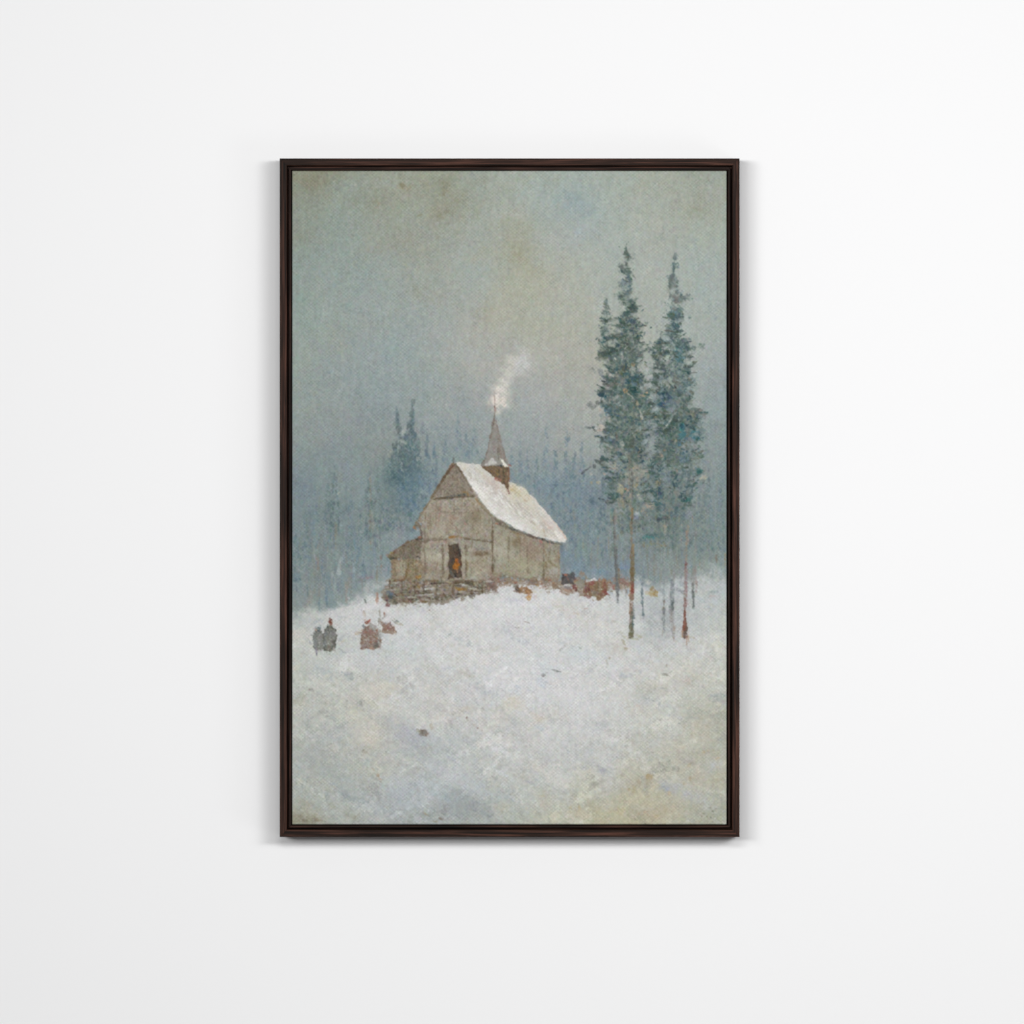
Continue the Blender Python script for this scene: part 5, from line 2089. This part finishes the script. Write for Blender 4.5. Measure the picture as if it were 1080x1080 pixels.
def wood_material(name, along, seed, tone):
    """Dark stained wood; along = 'x' or 'z' is the run of the grain."""
    m, nt, b = new_mat(name)
    tc = nd(nt, 'ShaderNodeTexCoord')
    mp = nd(nt, 'ShaderNodeMapping')
    mp.inputs['Scale'].default_value = (9, 330, 330) if along == 'x' else (330, 330, 9)
    mp.inputs['Location'].default_value = (seed * 3.1, seed * 1.7, seed * 2.3)
    nt.links.new(tc.outputs['Object'], mp.inputs['Vector'])
    n1 = nd(nt, 'ShaderNodeTexNoise', Scale=1.0, Detail=5.0, Roughness=0.62, Distortion=0.35)
    nt.links.new(mp.outputs['Vector'], n1.inputs['Vector'])
    mp2 = nd(nt, 'ShaderNodeMapping')
    mp2.inputs['Scale'].default_value = (9, 30, 30) if along == 'x' else (30, 30, 9)
    nt.links.new(tc.outputs['Object'], mp2.inputs['Vector'])
    n2 = nd(nt, 'ShaderNodeTexNoise', Scale=1.0, Detail=2.0)
    nt.links.new(mp2.outputs['Vector'], n2.inputs['Vector'])
    mixf = math_node(nt, 'ADD', math_node(nt, 'MULTIPLY', n1.outputs['Fac'], 0.8), math_node(nt, 'MULTIPLY', n2.outputs['Fac'], 0.2))
    r = nd(nt, 'ShaderNodeValToRGB')
    e = r.color_ramp.elements
    t = tone
    e[0].position, e[0].color = 0.38, (0.0060 * t, 0.0038 * t, 0.0026 * t, 1)
    e[1].position, e[1].color = 0.64, (0.095 * t, 0.040 * t, 0.027 * t, 1)
    k = e.new(0.50)
    k.color = (0.0260 * t, 0.0120 * t, 0.0078 * t, 1)
    nt.links.new(mixf, r.inputs['Fac'])
    nt.links.new(r.outputs['Color'], b.inputs['Base Color'])
    b.inputs['Roughness'].default_value = 0.6
    b.inputs['Specular IOR Level'].default_value = 0.1
    bp = nd(nt, 'ShaderNodeBump', Strength=0.35, Distance=0.0004)
    nt.links.new(n1.outputs['Fac'], bp.inputs['Height'])
    nt.links.new(bp.outputs['Normal'], b.inputs['Normal'])
    return m


def canvas_material():
    """The painted colours, on a plain weave of threads."""
    m, nt, b = new_mat('oil paint on canvas')
    at_ = nd(nt, 'ShaderNodeAttribute')
    at_.attribute_name = 'paint'
    tc = nd(nt, 'ShaderNodeTexCoord')
    wob = nd(nt, 'ShaderNodeTexNoise', Scale=260.0, Detail=1.0)
    nt.links.new(tc.outputs['Object'], wob.inputs['Vector'])
    sp = nd(nt, 'ShaderNodeSeparateXYZ')
    nt.links.new(tc.outputs['Object'], sp.inputs['Vector'])
    w = math_node(nt, 'MULTIPLY', math_node(nt, 'SUBTRACT', wob.outputs['Fac'], 0.5), 1.5)
    sx = math_node(nt, 'SINE', math_node(nt, 'ADD', math_node(nt, 'MULTIPLY', sp.outputs['X'], math.pi / (2.15 * MM)), w))
    sz = math_node(nt, 'SINE', math_node(nt, 'ADD', math_node(nt, 'MULTIPLY', sp.outputs['Z'], math.pi / (1.85 * MM)), w))
    weave = math_node(nt, 'MULTIPLY', sx, sz)
    fade = nd(nt, 'ShaderNodeTexNoise', Scale=60.0, Detail=2.0)     # thick paint fills the weave here and there
    nt.links.new(tc.outputs['Object'], fade.inputs['Vector'])
    fr = nd(nt, 'ShaderNodeMapRange')
    nt.links.new(fade.outputs['Fac'], fr.inputs['Value'])
    fr.inputs['From Min'].default_value, fr.inputs['From Max'].default_value = 0.40, 0.60
    fr.inputs['To Min'].default_value, fr.inputs['To Max'].default_value = 0.15, 1.0
    wv = math_node(nt, 'MULTIPLY', weave, fr.outputs['Result'])
    k = math_node(nt, 'ADD', math_node(nt, 'MULTIPLY', wv, WEAVE), 1.0)
    mul = nd(nt, 'ShaderNodeVectorMath', operation='SCALE')
    nt.links.new(at_.outputs['Color'], mul.inputs[0])
    nt.links.new(k, mul.inputs['Scale'])
    nt.links.new(mul.outputs[0], b.inputs['Base Color'])
    b.inputs['Roughness'].default_value = 0.78
    b.inputs['Specular IOR Level'].default_value = 0.08
    bp = nd(nt, 'ShaderNodeBump', Strength=0.5, Distance=0.00012)
    nt.links.new(wv, bp.inputs['Height'])
    nt.links.new(bp.outputs['Normal'], b.inputs['Normal'])
    return m


WEAVE = 0.085
# ------------------------------------------------------------------ the wall
S = 4.0
wall = mesh_obj('wall', [(-S, 0, -2.6), (S, 0, -2.6), (S, 0, 3.0), (-S, 0, 3.0), (-S, .12, -2.6), (S, .12, -2.6), (S, .12, 3.0), (-S, .12, 3.0)],
                [(0, 1, 2, 3), (5, 4, 7, 6), (4, 5, 1, 0), (3, 2, 6, 7), (4, 0, 3, 7), (1, 5, 6, 2)], wall_material())
wall['kind'] = 'structure'
wall['label'] = 'plain white painted wall behind the framed picture'

# ------------------------------------------------------------------ the picture
FU0, FU1, FV0, FV1 = 295.0, 780.0, 167.0, 882.8     # outer edges of the frame
DEPTH = 41.0                                        # how far it stands off the wall
root = link(bpy.data.objects.new('framed_painting', None))
root.empty_display_size = 0.1
root.location = (X((FU0 + FU1) / 2), 0, Z(FV1))
root['label'] = 'dark walnut framed oil painting of a snowy wooden church with smoking spire and tall pines'
root['category'] = 'painting'
BX, BZ = root.location.x, root.location.z


def rail(side, prof, name, mat, parent):
    """One mitred length of moulding; prof = [(inset, height over the wall), ...]."""
    n = len(prof)
    g = 0.10                                        # hairline at the mitre
    vs = []
    for end in (0, 1):
        for t, h in prof:
            if side in ('top', 'bottom'):
                u = (FU0 + t + g) if end == 0 else (FU1 - t - g)
                v = FV0 + t if side == 'top' else FV1 - t
            else:
                v = (FV0 + t + g) if end == 0 else (FV1 - t - g)
                u = FU0 + t if side == 'left' else FU1 - t
            vs.append((X(u) - BX, -h * MM, Z(v) - BZ))
    fs = [(k, (k + 1) % n, n + (k + 1) % n, n + k) for k in range(n)]
    fs += [tuple(range(n))[::-1], tuple(range(n, 2 * n))]
    if side in ('bottom', 'left'):
        fs = [f[::-1] for f in fs]
    o = mesh_obj(name, vs, fs, mat, parent)
    return o


D = DEPTH
rail_prof = [(0.0, 0.4), (0.0, D - 0.5), (0.15, D - 0.15), (0.5, D), (6.9, D), (7.3, D - 0.2), (7.6, D - 0.7), (7.6, D - 13), (8.2, D - 15), (17.0, D - 15), (17.0, 0.4)]
lip_prof = [(9.7, D - 14.9), (9.7, D - 5.6), (10.0, D - 5.2), (11.6, D - 5.2), (11.9, D - 5.6), (11.9, D - 14.9)]
for k, side in enumerate(('top', 'bottom', 'left', 'right')):
    along = 'x' if side in ('top', 'bottom') else 'z'
    r = rail(side, rail_prof, 'frame_rail', wood_material('dark stained wood', along, k + 1, 0.85), root)
    rail(side, lip_prof, 'inner_lip', wood_material('dark stained wood', along, k + 7, 0.55), r)

# the canvas: the painted front with its relief, turned over the stretcher at the edges
front = D - 2.2
R = 1.3
h = HGT.copy()
for ax in (0, 1):
    h = 0.5 * h + 0.25 * np.roll(h, 1, ax) + 0.25 * np.roll(h, -1, ax)
du = np.minimum(U - CU0, CU1 - U)[None, :]
dv = np.minimum(V - CV0, CV1 - V)[:, None]
rnd = lambda d: R - np.sqrt(np.maximum(R * R - np.clip(R - d, 0, R) ** 2, 0))
hh = front + 0.30 * np.clip(h, -0.5, 3.5) - rnd(du) - rnd(dv)
uu, vv = np.meshgrid(U, V)
P = np.stack([(uu - 540.0) * MM - BX, -hh * MM, (540.0 - vv) * MM - BZ], 2).reshape(-1, 3)
idx = np.arange(PH * PW).reshape(PH, PW)
F = np.stack([idx[:-1, :-1], idx[1:, :-1], idx[1:, 1:], idx[:-1, 1:]], 2).reshape(-1, 4)
ring = np.concatenate([idx[0, :], idx[1:, -1], idx[-1, -2::-1], idx[-2:0:-1, 0]])
back = P[ring].copy()
back[:, 1] = -(D - 14.5) * MM
nb = len(ring)
bi = PH * PW + np.arange(nb)
SK = np.stack([ring, np.roll(ring, -1), np.roll(bi, -1), bi], 1)
VV = np.concatenate([P, back]).astype(np.float32)
FF = np.concatenate([F, SK]).astype(np.int32)
me = bpy.data.meshes.new('canvas')
me.vertices.add(len(VV))
me.vertices.foreach_set('co', VV.ravel())
me.loops.add(FF.size)
me.loops.foreach_set('vertex_index', FF.ravel())
me.polygons.add(len(FF))
me.polygons.foreach_set('loop_start', np.arange(0, FF.size, 4, dtype=np.int32))
me.polygons.foreach_set('use_smooth', np.ones(len(FF), bool))
me.update(calc_edges=True)
me.validate()
rgb = lin(COL.reshape(-1, 3)) / GAIN if (GAIN := 1.135) else None
rgb = np.concatenate([rgb, rgb[ring]])
rgba = np.concatenate([rgb, np.ones((len(rgb), 1))], 1).astype(np.float32)
ca = me.attributes.new('paint', 'FLOAT_COLOR', 'POINT')
ca.data.foreach_set('color', rgba.ravel())
me.materials.append(canvas_material())
link(bpy.data.objects.new('canvas', me), root)

# ------------------------------------------------------------------ light: soft area lamps fitted to the wall, plus one added low fill
def lamp(name, loc, aim, sx, sz, power, color=(1, 1, 1)):
    d = bpy.data.lights.new(name, 'AREA')
    d.shape = 'RECTANGLE'
    d.size, d.size_y = sx, sz
    d.energy = power
    d.color = color
    o = link(bpy.data.objects.new(name, d))
    o.location = loc
    v = np.array(aim) - np.array(loc)
    o.rotation_euler = (math.atan2(-v[2], math.hypot(v[0], v[1])) * -1 + math.pi / 2, 0, math.atan2(v[1], v[0]) - math.pi / 2)
    return o


for name, loc, aim, sx, sz, power in LAMPS:
    lamp(name, loc, aim, sx, sz, power)
world = bpy.data.worlds.new('World')
scene.world = world
world.use_nodes = True
bg = world.node_tree.nodes['Background']
bg.inputs['Color'].default_value = (1, 1, 1, 1)
bg.inputs['Strength'].default_value = AMBIENT

# ------------------------------------------------------------------ camera
DIST = 9.0
cd = bpy.data.cameras.new('camera')
cd.sensor_width = 36.0
cd.lens = 36.0 * (DIST - D * MM) / (1080 * MM)
cd.clip_start, cd.clip_end = 0.1, 60.0
cam = link(bpy.data.objects.new('camera', cd))
cam.location = (0, -DIST, 0)
cam.rotation_euler = (math.pi / 2, 0, 0)
scene.camera = cam

vs = scene.view_settings
vs.view_transform = 'Standard'
vs.look = 'None'
vs.exposure = 0.0
vs.gamma = 1.0
vs.use_curve_mapping = False
scene.render.resolution_x = scene.render.resolution_y = 1024
scene.cycles.max_bounces = 6
scene.cycles.use_denoising = True
scene.cycles.denoiser = 'OPENIMAGEDENOISE'
scene.cycles.denoising_input_passes = 'RGB_ALBEDO_NORMAL'
